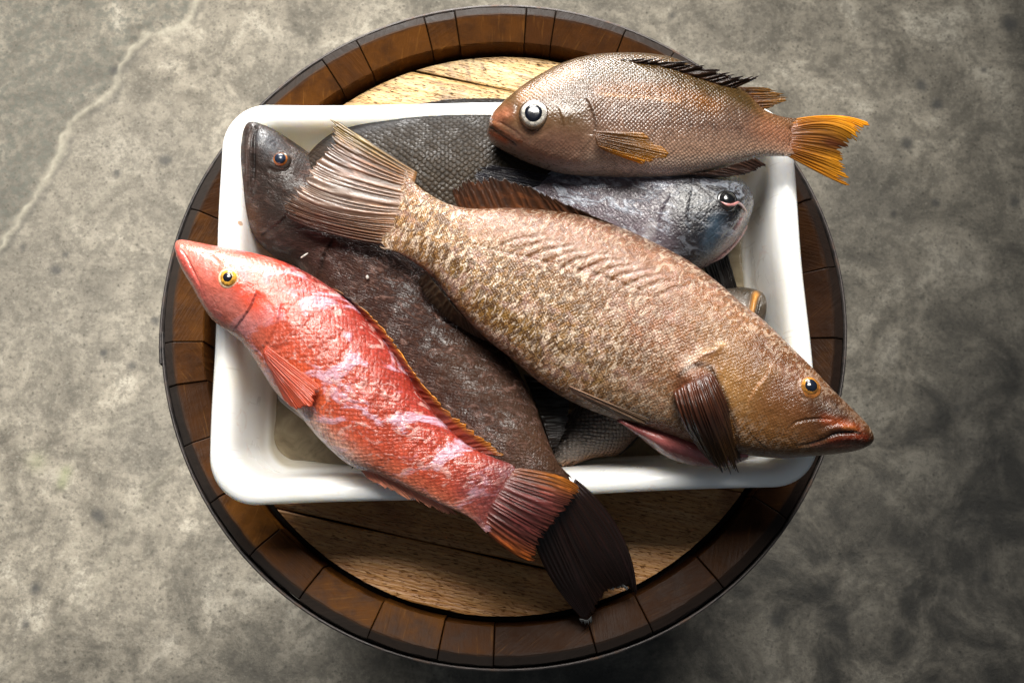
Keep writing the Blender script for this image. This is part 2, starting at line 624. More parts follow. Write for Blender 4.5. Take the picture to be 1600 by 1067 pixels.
def build_tray():
    m = NT('white_plastic')
    g = m.n('ShaderNodeNewGeometry').outputs['Position']
    st = m.noise(g, 11, 5, 0.6, 0.8)
    fine = m.noise(g, 260, 3, 0.6)
    scr = m.noise(m.mapping(g, (30, 400, 30), (0, 0, 0.5)), 1, 2, 0.5)
    c = m.mix(m.mapr(st, 0.48, 0.72, 0, 0.4), lin((246, 245, 240)), lin((232, 224, 206)))
    spot = m.voro(m.mapping(g, (1, 1, 0.4)), 26, 1.0)
    c = m.mix(m.mapr(spot, 0.04, 0.055, 0.7, 0), c, lin((176, 128, 74)))
    c = m.mix(m.mapr(scr, 0.66, 0.72, 0, 0.25), c, lin((180, 172, 156)))
    slime = m.noise(g, 28, 6, 0.7, 1.5)
    c = m.mix(m.mapr(slime, 0.58, 0.68, 0, 0.25), c, lin((206, 160, 136)))
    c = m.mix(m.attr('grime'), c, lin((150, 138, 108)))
    m.set(Base_Color=c, Roughness=m.mapr(st, 0.3, 0.7, 0.26, 0.42), Subsurface_Weight=0.7, Subsurface_Scale=0.02, Specular_IOR_Level=0.5)
    m.p.inputs['Subsurface Radius'].default_value = (1, 0.9, 0.75)
    m.L(m.bump(m.math('ADD', fine, m.math('MULTIPLY', st, 4)), 0.25, 0.0006), m.p.inputs['Normal'])
    # profile: inset from the outer rim edge, height above the chime, corner radius
    P = [(0.024, 0.0005, 0.022), (0.012, 0.036, 0.03), (0.0075, RIM - 0.016, 0.033), (0.0015, RIM - 0.016, 0.036), (0.0, RIM - 0.012, 0.036), (0.0, RIM - 0.006, 0.036), (0.002, RIM - 0.002, 0.036),
         (0.006, RIM, 0.034), (0.0105, RIM - 0.0006, 0.031), (0.0145, RIM - 0.0035, 0.029), (0.0175, RIM - 0.009, 0.028), (0.0195, RIM - 0.018, 0.027), (0.0225, 0.042, 0.026), (0.0255, 0.019, 0.024),
         (0.0275, 0.0115, 0.023), (0.0305, 0.0075, 0.021), (0.036, 0.005, 0.018), (0.10, 0.0045, 0.01), (0.16, 0.0045, 0.005)]
    cen = tray_pt(0.5, 0.5)
    ex = (tray_pt(1, 0.5) - tray_pt(0, 0.5))
    ey = (tray_pt(0.5, 1) - tray_pt(0.5, 0))
    lx, ly = np.linalg.norm(ex[:2]), np.linalg.norm(ey[:2])
    V = []
    gr = []
    # ring parameters by arc over rounded rectangle; corners 12 pts, sides 24 pts
    for (ins, z, rad) in P:
        a, b = lx / 2 - ins, ly / 2 - ins
        ring = []
        for (cx, cy, st_) in [(1, 1, 0), (-1, 1, 90), (-1, -1, 180), (1, -1, 270)]:
            for k in range(14):
                t_ = math.radians(st_ + 90 * k / 13)
                ring.append((cx * (a - rad) + rad * math.cos(t_), cy * (b - rad) + rad * math.sin(t_)))
            nx_ = {(1, 1): (-1, 1), (-1, 1): (-1, -1), (-1, -1): (1, -1), (1, -1): (1, 1)}[(cx, cy)]
            te = math.radians(st_ + 90)
            p0 = (cx * (a - rad) + rad * math.cos(te), cy * (b - rad) + rad * math.sin(te))
            p1 = (nx_[0] * (a - rad) + rad * math.cos(te), nx_[1] * (b - rad) + rad * math.sin(te))
            for k in range(1, 26):
                f = k / 26
                ring.append((p0[0] + (p1[0] - p0[0]) * f, p0[1] + (p1[1] - p0[1]) * f))
        for (x, y) in ring:
            w = tray_pt(x / lx + 0.5, y / ly + 0.5)
            warp = 0.0012 * math.sin(x * 14 + 1) * math.sin(y * 11)
            V.append((w[0] + 0.0007 * math.sin(y * 40 + x * 17), w[1] + 0.0008 * math.sin(x * 23 + y * 9), H + z + (warp if z > 0.02 else 0)))
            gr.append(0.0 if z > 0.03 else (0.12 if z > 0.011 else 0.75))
    nv = len(ring)
    o = grid_mesh('tray', np.array(V), len(P), nv, wrap=True, mat=m.m, attrs={'grime': np.array(gr)})
    bm = bmesh.new()
    bm.from_mesh(o.data)
    bm.verts.ensure_lookup_table()
    f = bm.faces.new([bm.verts[(len(P) - 1) * nv + k] for k in range(nv)])
    f.smooth = True
    f = bm.faces.new([bm.verts[k] for k in range(nv)][::-1])
    bmesh.ops.recalc_face_normals(bm, faces=bm.faces)
    bm.to_mesh(o.data)
    bm.free()
    tag(o, 'white plastic tray with rounded corners, heaped with fish on top of the barrel', 'tray')
    # thin pool of water
    w = NT('cloudy_water')
    n1 = w.noise(w.n('ShaderNodeNewGeometry').outputs['Position'], 60, 4, 0.6, 1)
    w.set(Base_Color=w.ramp(n1, [(0.3, lin((104, 92, 70))), (0.7, lin((146, 132, 106)))]), Roughness=0.08, Alpha=0.82, Specular_IOR_Level=0.6)
    w.L(w.bump(n1, 0.25, 0.0012), w.p.inputs['Normal'])
    n = 96
    bmw = bmesh.new()
    vs = []
    for k in range(n):
        t_ = 2 * math.pi * k / n
        c_, s_ = math.cos(t_), math.sin(t_)
        q = 0.2
        x = math.copysign(abs(c_) ** q, c_) * (lx / 2 - 0.0315) * (1 + 0.012 * math.sin(9 * t_ + 1))
        y = math.copysign(abs(s_) ** q, s_) * (ly / 2 - 0.032) * (1 + 0.02 * math.sin(7 * t_))
        p = tray_pt(x / lx + 0.5, y / ly + 0.5)
        vs.append((p[0], p[1]))
    top = [bmw.verts.new((x, y, H + 0.0075)) for (x, y) in vs]
    c0 = np.mean(vs, axis=0)
    bot = [bmw.verts.new((x + (x - c0[0]) * 0.012, y + (y - c0[1]) * 0.012, H + 0.0052)) for (x, y) in vs]
    bmw.faces.new(top)
    for k in range(n):
        bmw.faces.new((bot[k], bot[(k + 1) % n], top[(k + 1) % n], top[k]))
    me = bpy.data.meshes.new('puddle')
    bmw.to_mesh(me)
    bmw.free()
    o = link('puddle', me, w.m)
    tag(o, 'thin pool of cloudy brownish water on the floor of the white tray', 'water')


build_tray()


# ------------------------------------------------------------------ fish machinery
def skin(name, sc_size=0.0035, sc_depth=0.6, mott=None, rough=0.32, coat=0.6, coat_r=0.12, fine=0.5, spec=0.2, lite_a=0.8, wetmask=False, aspect=1.0, scal_col=0.35, wrink=0.5):
    """fish skin. attributes: col (base colour), fuv (metres along/around), scl (scale mask), pat (pattern mask)"""
    m = NT(name)
    uv = m.attr('fuv', True)
    col = m.attr('col', True)
    scl = m.attr('scl')
    pat = m.attr('pat')
    wob = m.noise(uv, 90, 2, 0.5, 0, True)
    wv = m.n('ShaderNodeVectorMath', operation='MULTIPLY_ADD')
    m.L(wob, wv.inputs[0])
    wv.inputs[1].default_value = (0.0016,) * 3
    m.L(uv, wv.inputs[2])
    # scales: a lattice turned by 45 degrees, each scale a tilted dome
    vr = m.mapping(wv.outputs[0], (1 / sc_size, aspect / sc_size, 0), (0, 0, 0))
    vr = m.mapping(vr, (1, 1, 1), (0, 0, math.radians(45)))
    vd = m.n('ShaderNodeTexVoronoi', feature='F1', voronoi_dimensions='2D')
    m.L(vr, vd.inputs['Vector'])
    vd.inputs['Scale'].default_value = 1.0
    vd.inputs['Randomness'].default_value = 0.34
    dist = vd.outputs['Distance']
    dome = m.mapr(dist, 0.15, 0.62, 1, 0)
    cellr = m.n('ShaderNodeSeparateColor')
    m.L(vd.outputs['Color'], cellr.inputs[0])
    c = col
    c = m.mix(m.math('MULTIPLY', m.math('MULTIPLY', m.math('SUBTRACT', 1.0, dome), scl), scal_col), c, m.mix(0.9, c, (0.01, 0.008, 0.007)))
    lite = m.n('ShaderNodeVectorMath', operation='SCALE')
    m.L(col, lite.inputs[0])
    lite.inputs['Scale'].default_value = 1.9
    lite = lite.outputs[0]
    c = m.mix(m.math('MULTIPLY', m.math('MULTIPLY', cellr.outputs[0], scl), 0.35 * lite_a), c, lite)
    h = None
    for (scx, scy, dis, lo, hi, amt, cc, s_) in (mott or []):
        nz = m.noise(m.mapping(m.mapping(uv, (1, 1, 1), (0, 0, s_)), (scx, scy, 1)), 1, 5, 0.62, dis)
        mk = m.math('MULTIPLY', m.mapr(nz, lo, hi, 0, amt), pat)
        c = m.mix(mk, c, lin(cc))
        h = mk if h is None else m.math('ADD', h, mk)
    n1 = m.noise(uv, 900, 3, 0.6)
    n2 = m.noise(uv, 230, 4, 0.65)
    c = m.mix(m.mapr(n2, 0.35, 0.65, 0.28, 0), c, m.mix(0.75, c, (0.01, 0.008, 0.006)))
    c = m.mix(m.mapr(n1, 0.55, 0.8, 0, 0.5 * lite_a), c, lite)
    m.set(Base_Color=c, Roughness=m.mapr(n2, 0.3, 0.7, rough - 0.08, rough + 0.12), Coat_Weight=(m.mapr(m.noise(uv, 55, 4, 0.65), 0.46, 0.62, coat * 0.12, coat) if wetmask else coat), Coat_Roughness=coat_r, Specular_IOR_Level=spec,
          Subsurface_Weight=0.08, Subsurface_Scale=0.003)
    m.p.inputs['Subsurface Radius'].default_value = (1, 0.45, 0.3)
    b1 = m.bump(m.math('MULTIPLY', dome, scl), sc_depth, 0.0009)
    hh = m.math('ADD', m.math('MULTIPLY', n2, 1.0), m.math('MULTIPLY', n1, 0.35))
    if h is not None:
        hh = m.math('ADD', hh, m.math('MULTIPLY', h, wrink))
    b2 = m.bump(hh, fine, 0.0011, b1)
    m.L(b2, m.p.inputs['Normal'])
    b3 = m.bump(hh, fine * 0.75, 0.0011, m.bump(m.math('MULTIPLY', dome, scl), sc_depth * 0.7, 0.0009))
    m.L(b3, m.p.inputs['Coat Normal'])
    return m.m


def fin_mat(name, rough=0.35, trans=0.2, coat=0.4, gloss=0.5, dk=1.0):
    m = NT(name)
    uv = m.attr('fuv', True)
    n1 = m.noise(m.mapping(uv, (9, 130, 1)), 1, 4, 0.6)
    n2 = m.noise(m.mapping(uv, (3, 12, 1)), 1, 4, 0.6)
    c = m.attr('col', True)
    c = m.mix(m.math('MULTIPLY', m.attr('ray'), 0.75), m.mix(0.65 * dk, c, (0.012, 0.008, 0.006)), c)
    c = m.mix(m.mapr(n1, 0.4, 0.7, 0.5 * dk, 0), c, m.mix(0.6, c, (0.012, 0.009, 0.007)))
    lt = m.n('ShaderNodeVectorMath', operation='SCALE')
    m.L(m.attr('col', True), lt.inputs[0])
    lt.inputs['Scale'].default_value = 1.7
    c = m.mix(m.mapr(n2, 0.5, 0.7, 0, 0.6), c, lt.outputs[0])
    m.set(Base_Color=c, Roughness=rough, Coat_Weight=coat, Coat_Roughness=0.08, Specular_IOR_Level=gloss * 0.5)
    b = m.bump(m.math('ADD', n1, m.attr('ray')), 0.5, 0.0006)
    m.L(b, m.p.inputs['Normal'])
    m.L(b, m.p.inputs['Coat Normal'])
    tr = m.n('ShaderNodeBsdfTranslucent')
    m.L(c, tr.inputs['Color'])
    mx = m.n('ShaderNodeMixShader')
    mx.inputs[0].default_value = trans
    m.L(m.p.outputs[0], mx.inputs[1])
    m.L(tr.outputs[0], mx.inputs[2])
    m.L(mx.outputs[0], m.out.inputs['Surface'])
    return m.m


FIN = fin_mat('fin_skin')
FINT = fin_mat('fin_skin_thin', trans=0.4)
FINL = fin_mat('fin_skin_light', trans=0.3, dk=0.15)
FIND = fin_mat('fin_skin_dark', trans=0.05, rough=0.3, coat=0.25)


class Fish:
    def __init__(s, name, label, cat, st, zc, th, mat, step=1.7, power=2.0, seed=1):
        """st: rows (dorsal x, dorsal y, ventral x, ventral y) nose to tail; zc, th: height and half thickness (m)"""
        st = np.array(st, float)
        n0 = len(st)
        s.seed = seed
        mid = (st[:, :2] + st[:, 2:]) / 2
        L = np.hypot(*np.diff(mid, axis=0).T).sum()
        N = int(L / step)
        # denser near the nose
        u = np.linspace(0, 1, N) ** 1.0
        u = np.where(u < 0.08, 0.08 * (u / 0.08) ** 1.7, u)
        Q = spline(st, u)
        zz = spline(np.interp(np.linspace(0, 1, n0), np.linspace(0, 1, len(zc)), zc), u)[:, 0]
        tt = spline(np.interp(np.linspace(0, 1, n0), np.linspace(0, 1, len(th)), th), u)[:, 0]
        tt = np.maximum(tt, 0.001) * np.clip(np.sqrt(np.clip(u / 0.05, 0, 1) * (2 - np.clip(u / 0.05, 0, 1))), 0.12, 1)
        s.u, s.Q, s.zz, s.tt = u, Q, zz, tt
        wmax = np.hypot(Q[:, 0] - Q[:, 2], Q[:, 1] - Q[:, 3]).max()
        Mu = int(wmax * 1.25 / step)
        Ml = max(20, Mu // 4)
        thu = np.linspace(0, math.pi, Mu, endpoint=False)
        thl = np.linspace(math.pi, 2 * math.pi, Ml, endpoint=False)
        th_ = np.concatenate([thu, thl])
        M = len(th_)
        D = W(Q[:, 0], Q[:, 1], zz)
        V = W(Q[:, 2], Q[:, 3], zz)
        cs, sn = np.cos(th_), np.sin(th_)
        sz = np.sign(sn) * np.abs(sn) ** (2.0 / power)
        Cn = (D + V) / 2
        Hf = (D - V) / 2
        X = Cn[:, None, :] + Hf[:, None, :] * cs[None, :, None]
        X[..., 2] += tt[:, None] * sz[None, :]
        # keep the silhouette where it was traced: an ellipsoid seen at a slant shows a little past its widest line
        s.N, s.M, s.Mu = N, M, Mu
        s.X = X
        s.calc_normals()
        # body coordinates in metres
        al = np.concatenate([[0], np.cumsum(np.linalg.norm(np.diff(Cn, axis=0), axis=1))])
        arc = np.linalg.norm(np.diff(np.concatenate([X, X[:, :1]], 1), axis=1), axis=2)
        ca_ = np.concatenate([np.zeros((N, 1)), np.cumsum(arc, 1)[:, :-1]], 1)
        midarc = ca_[:, Mu // 2][:, None]
        s.fu = np.repeat(al[:, None], M, 1)
        s.fv = ca_ - midarc
        s.um = np.repeat(u[:, None], M, 1)
        s.cm = np.repeat(cs[None], N, 0)
        s.up = np.repeat((th_ < math.pi)[None], N, 0)
        s.px = proj(X).reshape(-1, 2)
        s.disp = np.zeros(N * M)
        s.col = np.zeros((N * M, 3))
        s.scl = np.zeros(N * M)
        s.pat = np.zeros(N * M)
        s.upf = s.up.ravel()
        c0 = Cn[N // 2].copy()
        c0[2] = (X[..., 2]).min()
        s.root = thing(name, label, cat, c0)
        s.mat = mat

    def calc_normals(s):
        X = s.X
        du = np.gradient(X, axis=0)
        dv = np.roll(X, -1, 1) - np.roll(X, 1, 1)
        n = np.cross(dv, du)
        n /= np.linalg.norm(n, axis=2, keepdims=True) + 1e-12
        # outward
        cen = X.mean(1, keepdims=True)
        sg = np.sign(((X - cen) * n).sum(2).mean())
        s.nor = n * (sg if sg else 1)

    def jit(s, amp, f=0.06, seed=0):
        return np.stack([fbm(s.px[:, 0] * f, s.px[:, 1] * f, seed + 11), fbm(s.px[:, 0] * f, s.px[:, 1] * f, seed + 23)], -1) * amp

    def line(s, pts, w, amp, kind='groove', fade=True, jit=0.0):
        """relief along a traced line; amp in mm"""
        d, side, par = polydist(s.px + (s.jit(jit) if jit else 0), smooth_line(pts))
        if kind == 'groove':
            h = -np.exp(-(d / w) ** 2)
        elif kind == 'ridge':
            h = np.exp(-(d / w) ** 2)
        else:   # step: raised plate on the left-hand side of the line, dropping at the line
            h = np.where(side < 0, np.exp(-d / w), -0.25 * np.exp(-d / (w * 0.25)))
        if fade:
            h = h * np.clip(np.minimum(par, 1 - par) / 0.12, 0, 1) ** 0.7
        s.disp += np.where(s.upf, h, 0) * amp * 0.001
        return s

    def bulge(s, x, y, rx, amp, ry=None, ang=0):
        ry = ry or rx
        q = s.px - (x, y)
        c, n = math.cos(math.radians(ang)), math.sin(math.radians(ang))
        a = (q[:, 0] * c + q[:, 1] * n) / rx
        b = (-q[:, 0] * n + q[:, 1] * c) / ry
        s.disp += np.where(s.upf, np.exp(-(a * a + b * b)), 0) * amp * 0.001
        return s

    def paint(s, pts, r, col, a=1.0, jit=0.0, f=0.06, hard=False, target='col', v=1.0):
        d, _, _ = polydist(s.px + (s.jit(jit, f, s.seed) if jit else 0), smooth_line(pts) if len(pts) > 1 else pts)
        w = a * (np.clip(1.5 - d / r, 0, 1) if hard else np.exp(-(d / r) ** 2))
        if target == 'col':
            s.col += (lin(col) - s.col) * w[:, None]
        elif target == 'scl':
            s.scl += (v - s.scl) * w
        else:
            s.pat += (v - s.pat) * w
        return s

    def base(s, stops):
        """colour from belly (-1) to back (+1): [(c, rgb)]"""
        c = s.cm.ravel()
        cc = np.array([lin(x[1]) for x in stops])
        ps = [x[0] for x in stops]
        for k in range(3):
            s.col[:, k] = np.interp(c, ps, cc[:, k])
        return s

    def noisecol(s, f, seed, lo, hi, col, a, dis=1.0):
        n = fbm(s.fu.ravel() * f, s.fv.ravel() * f * dis, seed)
        w = np.clip((n - lo) / (hi - lo), 0, 1) * a
        s.col += (lin(col) - s.col) * w[:, None]

    def finish(s):
        f = s.fu.ravel()
        v = s.fv.ravel()
        s.disp += 0.0012 * fbm(f * 22, v * 22, s.seed) + 0.0005 * fbm(f * 90, v * 90, s.seed + 5)
        edge = np.clip(1.4 * (1 - np.abs(s.cm.ravel())), 0.25, 1)
        X = s.X.reshape(-1, 3) + s.nor.reshape(-1, 3) * (s.disp * edge)[:, None]
        axis = (s.X[-1].mean(0) - s.X[-12].mean(0))
        axis /= np.linalg.norm(axis)
        rag = fbm(v * 260, v * 0 + s.seed, s.seed + 9, 2) + 0.6 * fbm(v * 60, v * 0, s.seed + 3, 2)
        ramp = np.clip((s.um.ravel() - 0.93) / 0.07, 0, 1) ** 2
        X = X + axis[None] * ((-np.abs(rag)) * ramp * 0.016)[:, None]
        s.P = X
        s.fp = proj(X)
        o = grid_mesh('body', X, s.N, s.M, wrap=True, mat=s.mat, parent=s.root, attrs={
            'col': s.col, 'fuv': np.stack([s.fu.ravel(), s.fv.ravel(), 0 * f], -1), 'scl': s.scl, 'pat': s.pat})
        bm = bmesh.new()
        bm.from_mesh(o.data)
        bm.verts.ensure_lookup_table()
        for k in (0, s.N - 1):
            ff = bm.faces.new([bm.verts[k * s.M + j] for j in range(s.M)])
        bmesh.ops.recalc_face_normals(bm, faces=bm.faces)
        bm.to_mesh(o.data)
        bm.free()
        s.body = o
        return s

    def surf(s, x, y):
        d = np.hypot(*(s.fp - (x, y)).T) + np.where(s.upf, 0, 1e6)
        k = int(np.argmin(d))
        return s.P[k], s.nor.reshape(-1, 3)[k]

    def eye(s, x, y, r, ring, iris, pupil_r=0.5, tilt=0.5, bulge=0.35, pup=(8, 10, 18), off=(0, 0), lid=None):
        p, n = s.surf(x, y)
        n = n * tilt + np.array([0, 0, 1.0]) * (1 - tilt)
        n /= np.linalg.norm(n)
        R = r * DIST / FPX
        p = p - n * R * 0.12
        q = Vector(n).to_track_quat('Z', 'Y').to_matrix()

        def lathe(name, prof, mat, parent, off=(0, 0)):
            k = 40
            V = []
            for (rr, z) in prof:
                for j in range(k):
                    t = 2 * math.pi * j / k
                    w = 1 + 0.02 * math.sin(3 * t + x)
                    v = q @ Vector((R * (rr * math.cos(t) * w + off[0]), R * (rr * math.sin(t) * w + off[1]), R * z))
                    V.append((p[0] + v.x, p[1] + v.y, p[2] + v.z))
            return grid_mesh(name, np.array(V), len(prof), k, wrap=True, mat=mat, parent=parent)
        b = bulge
        e = lathe('eye', [(1.12, -0.35), (1.05, -0.02), (0.98, 0.10), (0.9, 0.12), (0.8, 0.10 + b * 0.3), (0.0, 0.10 + b * 0.25)], eye_mat(s.root.name + '_eye_rim', ring, 0.25), s.root)
        lathe('iris', [(0.84, b * 0.25), (0.78, 0.14 + b * 0.5), (0.55, 0.16 + b * 0.85), (0.3, 0.15 + b * 1.0), (0.001, 0.14 + b * 1.02)], eye_mat(s.root.name + '_iris', iris, 0.10), e, off)
        pr = pupil_r
        lathe('pupil', [(pr * 1.0, 0.10 + b * (1 - pr * pr * 0.6)), (pr * 0.97, 0.19 + b * (1 - pr * pr * 0.6)), (pr * 0.6, 0.22 + b * 1.0), (0.001, 0.23 + b * 1.07)], eye_mat(s.root.name + '_pupil', pup, 0.04), e, off)
        return e

    def fin(s, name, base, tip, zb, zt, nr, cb, ct, mid=None, zm=None, jag=0.06, notch=0.05, amp=0.0006, mat=None, cm=None, wave=0.0, edge=None, parent=None, th=0.0006, label=None, sub=8):
        nu = nr * sub + 1
        nv = 34
        u = np.linspace(0, 1, nu)
        v = np.linspace(0, 1, nv)
        B = spline(base, u)
        T = spline(tip, u)
        zb = np.interp(u, np.linspace(0, 1, np.size(zb)), np.atleast_1d(zb))
        zt = np.interp(u, np.linspace(0, 1, np.size(zt)), np.atleast_1d(zt))
        uw = np.clip(u + 0.35 / nr * np.sin(u * nr * 1.9 + s.seed) * np.sin(u * math.pi), 0, 0.99999)
        fr = (uw * nr) % 1.0
        ray = np.exp(-((fr - 0.5) / 0.2) ** 2)
        ri = np.floor(uw * nr).astype(int)
        rnd = np.random.default_rng(s.seed * 31 + len(name) * 7 + nr)
        jl = rnd.random(nr + 2)
        jw = rnd.random(nr + 2)
        Lm = 1 - jag * jl[ri] - notch * (1 - ray) * (0.3 + 1.4 * jw[ri])
        vv = v[None, :] * Lm[:, None]
        if mid is None:
            Mp = (B + T) / 2
            zmm = (zb + zt) / 2
        else:
            Mp = spline(mid, u)
            zmm = np.interp(u, np.linspace(0, 1, np.size(zm)), np.atleast_1d(zm)) if zm is not None else (zb + zt) / 2
            Mp = 2 * Mp - (B + T) / 2
            zmm = 2 * zmm - (zb + zt) / 2
        a, b, c = (1 - vv) ** 2, 2 * vv * (1 - vv), vv ** 2
        PX = a[..., None] * B[:, None] + b[..., None] * Mp[:, None] + c[..., None] * T[:, None]
        Z = a * zb[:, None] + b * zmm[:, None] + c * zt[:, None]
        # unevenness: rays run a little apart from one another
        wob = (rnd.random(nr + 2) - 0.5)[ri]
        ray2 = np.exp(-(((uw * nr * 2) % 1.0 - 0.5) / 0.25) ** 2)
        sp = np.clip((vv - 0.45) / 0.3, 0, 1)
        rayv = (ray[:, None] * (1 - sp) + ray2[:, None] * sp) * np.clip(vv / 0.14, 0, 1)
        Z = Z + amp * (rayv - 0.5) * np.clip(1.3 - vv, 0.3, 1) + amp * 1.6 * wob[:, None] * vv + wave * np.sin(u[:, None] * 9 + vv * 3 + s.seed) * vv
        X = W(PX[..., 0], PX[..., 1], Z)
        cb, ct = lin(cb), lin(ct)
        if cm is not None:
            cmm = lin(cm)
            f = vv[..., None]
            col = np.where(f < 0.5, cb + (cmm - cb) * f * 2, cmm + (ct - cmm) * (f - 0.5) * 2)
        else:
            col = cb + (ct - cb) * vv[..., None]
        if edge is not None:      # (colour, width) along both outer rays
            for (uu, ec, ew) in edge:
                w = np.exp(-((u - uu) / ew) ** 2)[:, None, None] * np.clip(vv[..., None] * 1.4 + 0.25, 0, 1)
                col = col + (lin(ec) - col) * w
        rr = (0.8 + 0.4 * rnd.random(nr + 2))[ri][:, None, None]
        col = np.clip(col * rr, 0, 1)
        o = grid_mesh(name, X.reshape(-1, 3), nu, nv, mat=mat or FIN, parent=parent or s.root, attrs={
            'col': col.reshape(-1, 3), 'fuv': np.stack([vv.ravel(), np.repeat(u[:, None], nv, 1).ravel(), 0 * vv.ravel()], -1), 'ray': (rayv + 0.8 * np.clip(1 - vv / 0.14, 0, 1)).ravel()})
        md = o.modifiers.new('thickness', 'SOLIDIFY')
        md.thickness = th
        md.offset = 0
        if label:
            o['label'] = label
        return o


_em = {}


def eye_mat(name, c, r):
    m = NT(name)
    g = m.n('ShaderNodeNewGeometry').outputs['Position']
    n = m.noise(g, 420, 4, 0.65)
    m.set(Base_Color=m.mix(m.mapr(n, 0.42, 0.62, 0, 0.75), lin(c), lin(np.array(c) * 0.5)), Roughness=max(r, 0.2), Coat_Weight=0.7, Coat_Roughness=0.08, Specular_IOR_Level=0.6)
    return m.m


def tube(name, pts, zs, r, mat, parent):
    pts = spline(pts, np.linspace(0, 1, 30))
    z = np.interp(np.linspace(0, 1, 30), np.linspace(0, 1, len(zs)), zs)
    P = W(pts[:, 0], pts[:, 1], z)
    rr = r * np.clip(np.sin(np.linspace(0.12, math.pi - 0.12, 30)) * 1.6, 0.2, 1)
    T = np.gradient(P, axis=0)
    T /= np.linalg.norm(T, axis=1, keepdims=True)
    up = np.array([0, 0, 1.0])
    A = np.cross(T, up)
    A /= np.linalg.norm(A, axis=1, keepdims=True)
    B = np.cross(A, T)
    k = 10
    V = []
    for i in range(30):
        for j in range(k):
            t = 2 * math.pi * j / k
            V.append(P[i] + rr[i] * (A[i] * math.cos(t) + B[i] * math.sin(t)))
    return grid_mesh(name, np.array(V), 30, k, wrap=True, mat=mat, parent=parent)


# ------------------------------------------------------------------ hidden fish under the groupers
f = Fish('small_fish', 'dark small fish with an orange lip, poking out from under the big brown fish', 'fish',
         [(1191, 472, 1192, 488), (1184, 457, 1189, 512), (1158, 450, 1168, 545), (1120, 452, 1138, 585), (1065, 480, 1100, 640), (1005, 535, 1045, 675), (940, 590, 1000, 680), (895, 640, 966, 709), (862, 675, 925, 716), (835, 705, 882, 733)],
         [0.040, 0.035, 0.033, 0.033, 0.034, 0.034], [0.016, 0.024, 0.026, 0.026, 0.024, 0.014], skin('grey_scale_skin', 0.0032, 0.9, fine=0.4, scal_col=0.6), seed=3)
f.base([(-1, (150, 118, 96)), (-0.6, (132, 118, 108)), (0.3, (98, 88, 82)), (1, (50, 44, 40))])
f.scl += 1
f.paint([(1180, 480)], 60, (62, 52, 38), 1.0)
f.paint([(1180, 480)], 55, (0, 0, 0), 1, target='scl', v=0)
f.paint([(1140, 470), (1160, 480)], 14, (150, 140, 132), 0.7, jit=8)
f.paint([(1181, 460), (1174, 490), (1168, 520)], 4.5, (205, 140, 62), 0.95)
f.line([(1175, 455), (1168, 485), (1160, 510)], 2.5, 1.6)
f.line([(1187, 462), (1181, 495), (1175, 520)], 2.0, 1.6)
f.line([(1181, 458), (1175, 490), (1169, 520)], 3.2, 1.5, 'ridge')
f.paint([(1187, 470), (1183, 500)], 2.0, (40, 30, 20), 0.8)
f.paint([(880, 730), (925, 716), (966, 709)], 6, (160, 112, 76), 0.7, jit=6)
f.finish()
f.fin('tail_fin', [(835, 705), (860, 722), (880, 735)], [(775, 740), (790, 755), (805, 770)], 0.035, 0.03, 10, (60, 52, 46), (40, 34, 30))
f.fin('dorsal_fin', [(999, 672), (980, 690), (966, 706)], [(1004, 676), (986, 697), (968, 712)], 0.033, 0.028, 8, (26, 20, 17), (16, 13, 12), mat=FIND)

# ------------------------------------------------------------------ grey bream at the back
f = Fish('grey_bream', 'large-scaled dark grey fish lying at the back of the tray under the snapper', 'fish',
         [(470, 290, 470, 302), (484, 248, 488, 335), (520, 213, 535, 375), (570, 189, 590, 405), (640, 169, 650, 420), (710, 159, 710, 425), (790, 158, 780, 415), (860, 170, 850, 390), (930, 195, 920, 350), (990, 220, 985, 300)],
         [0.045, 0.048, 0.05, 0.05, 0.05, 0.05, 0.05], [0.02, 0.032, 0.037, 0.037, 0.033, 0.014], skin('bream_skin', 0.0041, 0.6, spec=0.08, wetmask=True, rough=0.5, coat=0.16, coat_r=0.07, fine=0.35, scal_col=0.75, aspect=1.15), seed=5)
f.base([(-1, (70, 60, 50)), (0, (46, 38, 29)), (0.55, (38, 32, 26)), (0.8, (34, 32, 31)), (1, (18, 16, 15))])
f.scl += 1
f.paint([(500, 240), (560, 200), (640, 180)], 16, (0, 0, 0), 0.75, target='scl', v=0)
f.paint([(520, 226), (570, 200), (640, 182), (720, 172)], 9, (52, 52, 54), 0.6, jit=8)
f.paint([(490, 245), (500, 235)], 14, (40, 30, 24), 0.9)
for k in range(7):
    f.line([(540 + k * 34, 208 - k * 6), (560 + k * 34, 196 - k * 5)], 3, 0.35, jit=5)
f.finish()
f.fin('dorsal_fin', [(625, 172), (680, 161), (740, 158), (800, 159)], [(637, 167), (692, 156), (752, 154), (815, 156)], 0.05, 0.055, 14, (30, 26, 24), (24, 20, 18), jag=0.8, mat=FIND)
f.fin('tail_fin', [(988, 222), (990, 262), (984, 298)], [(1045, 190), (1030, 262), (1040, 330)], 0.05, 0.05, 12, (60, 54, 50), (40, 36, 34))

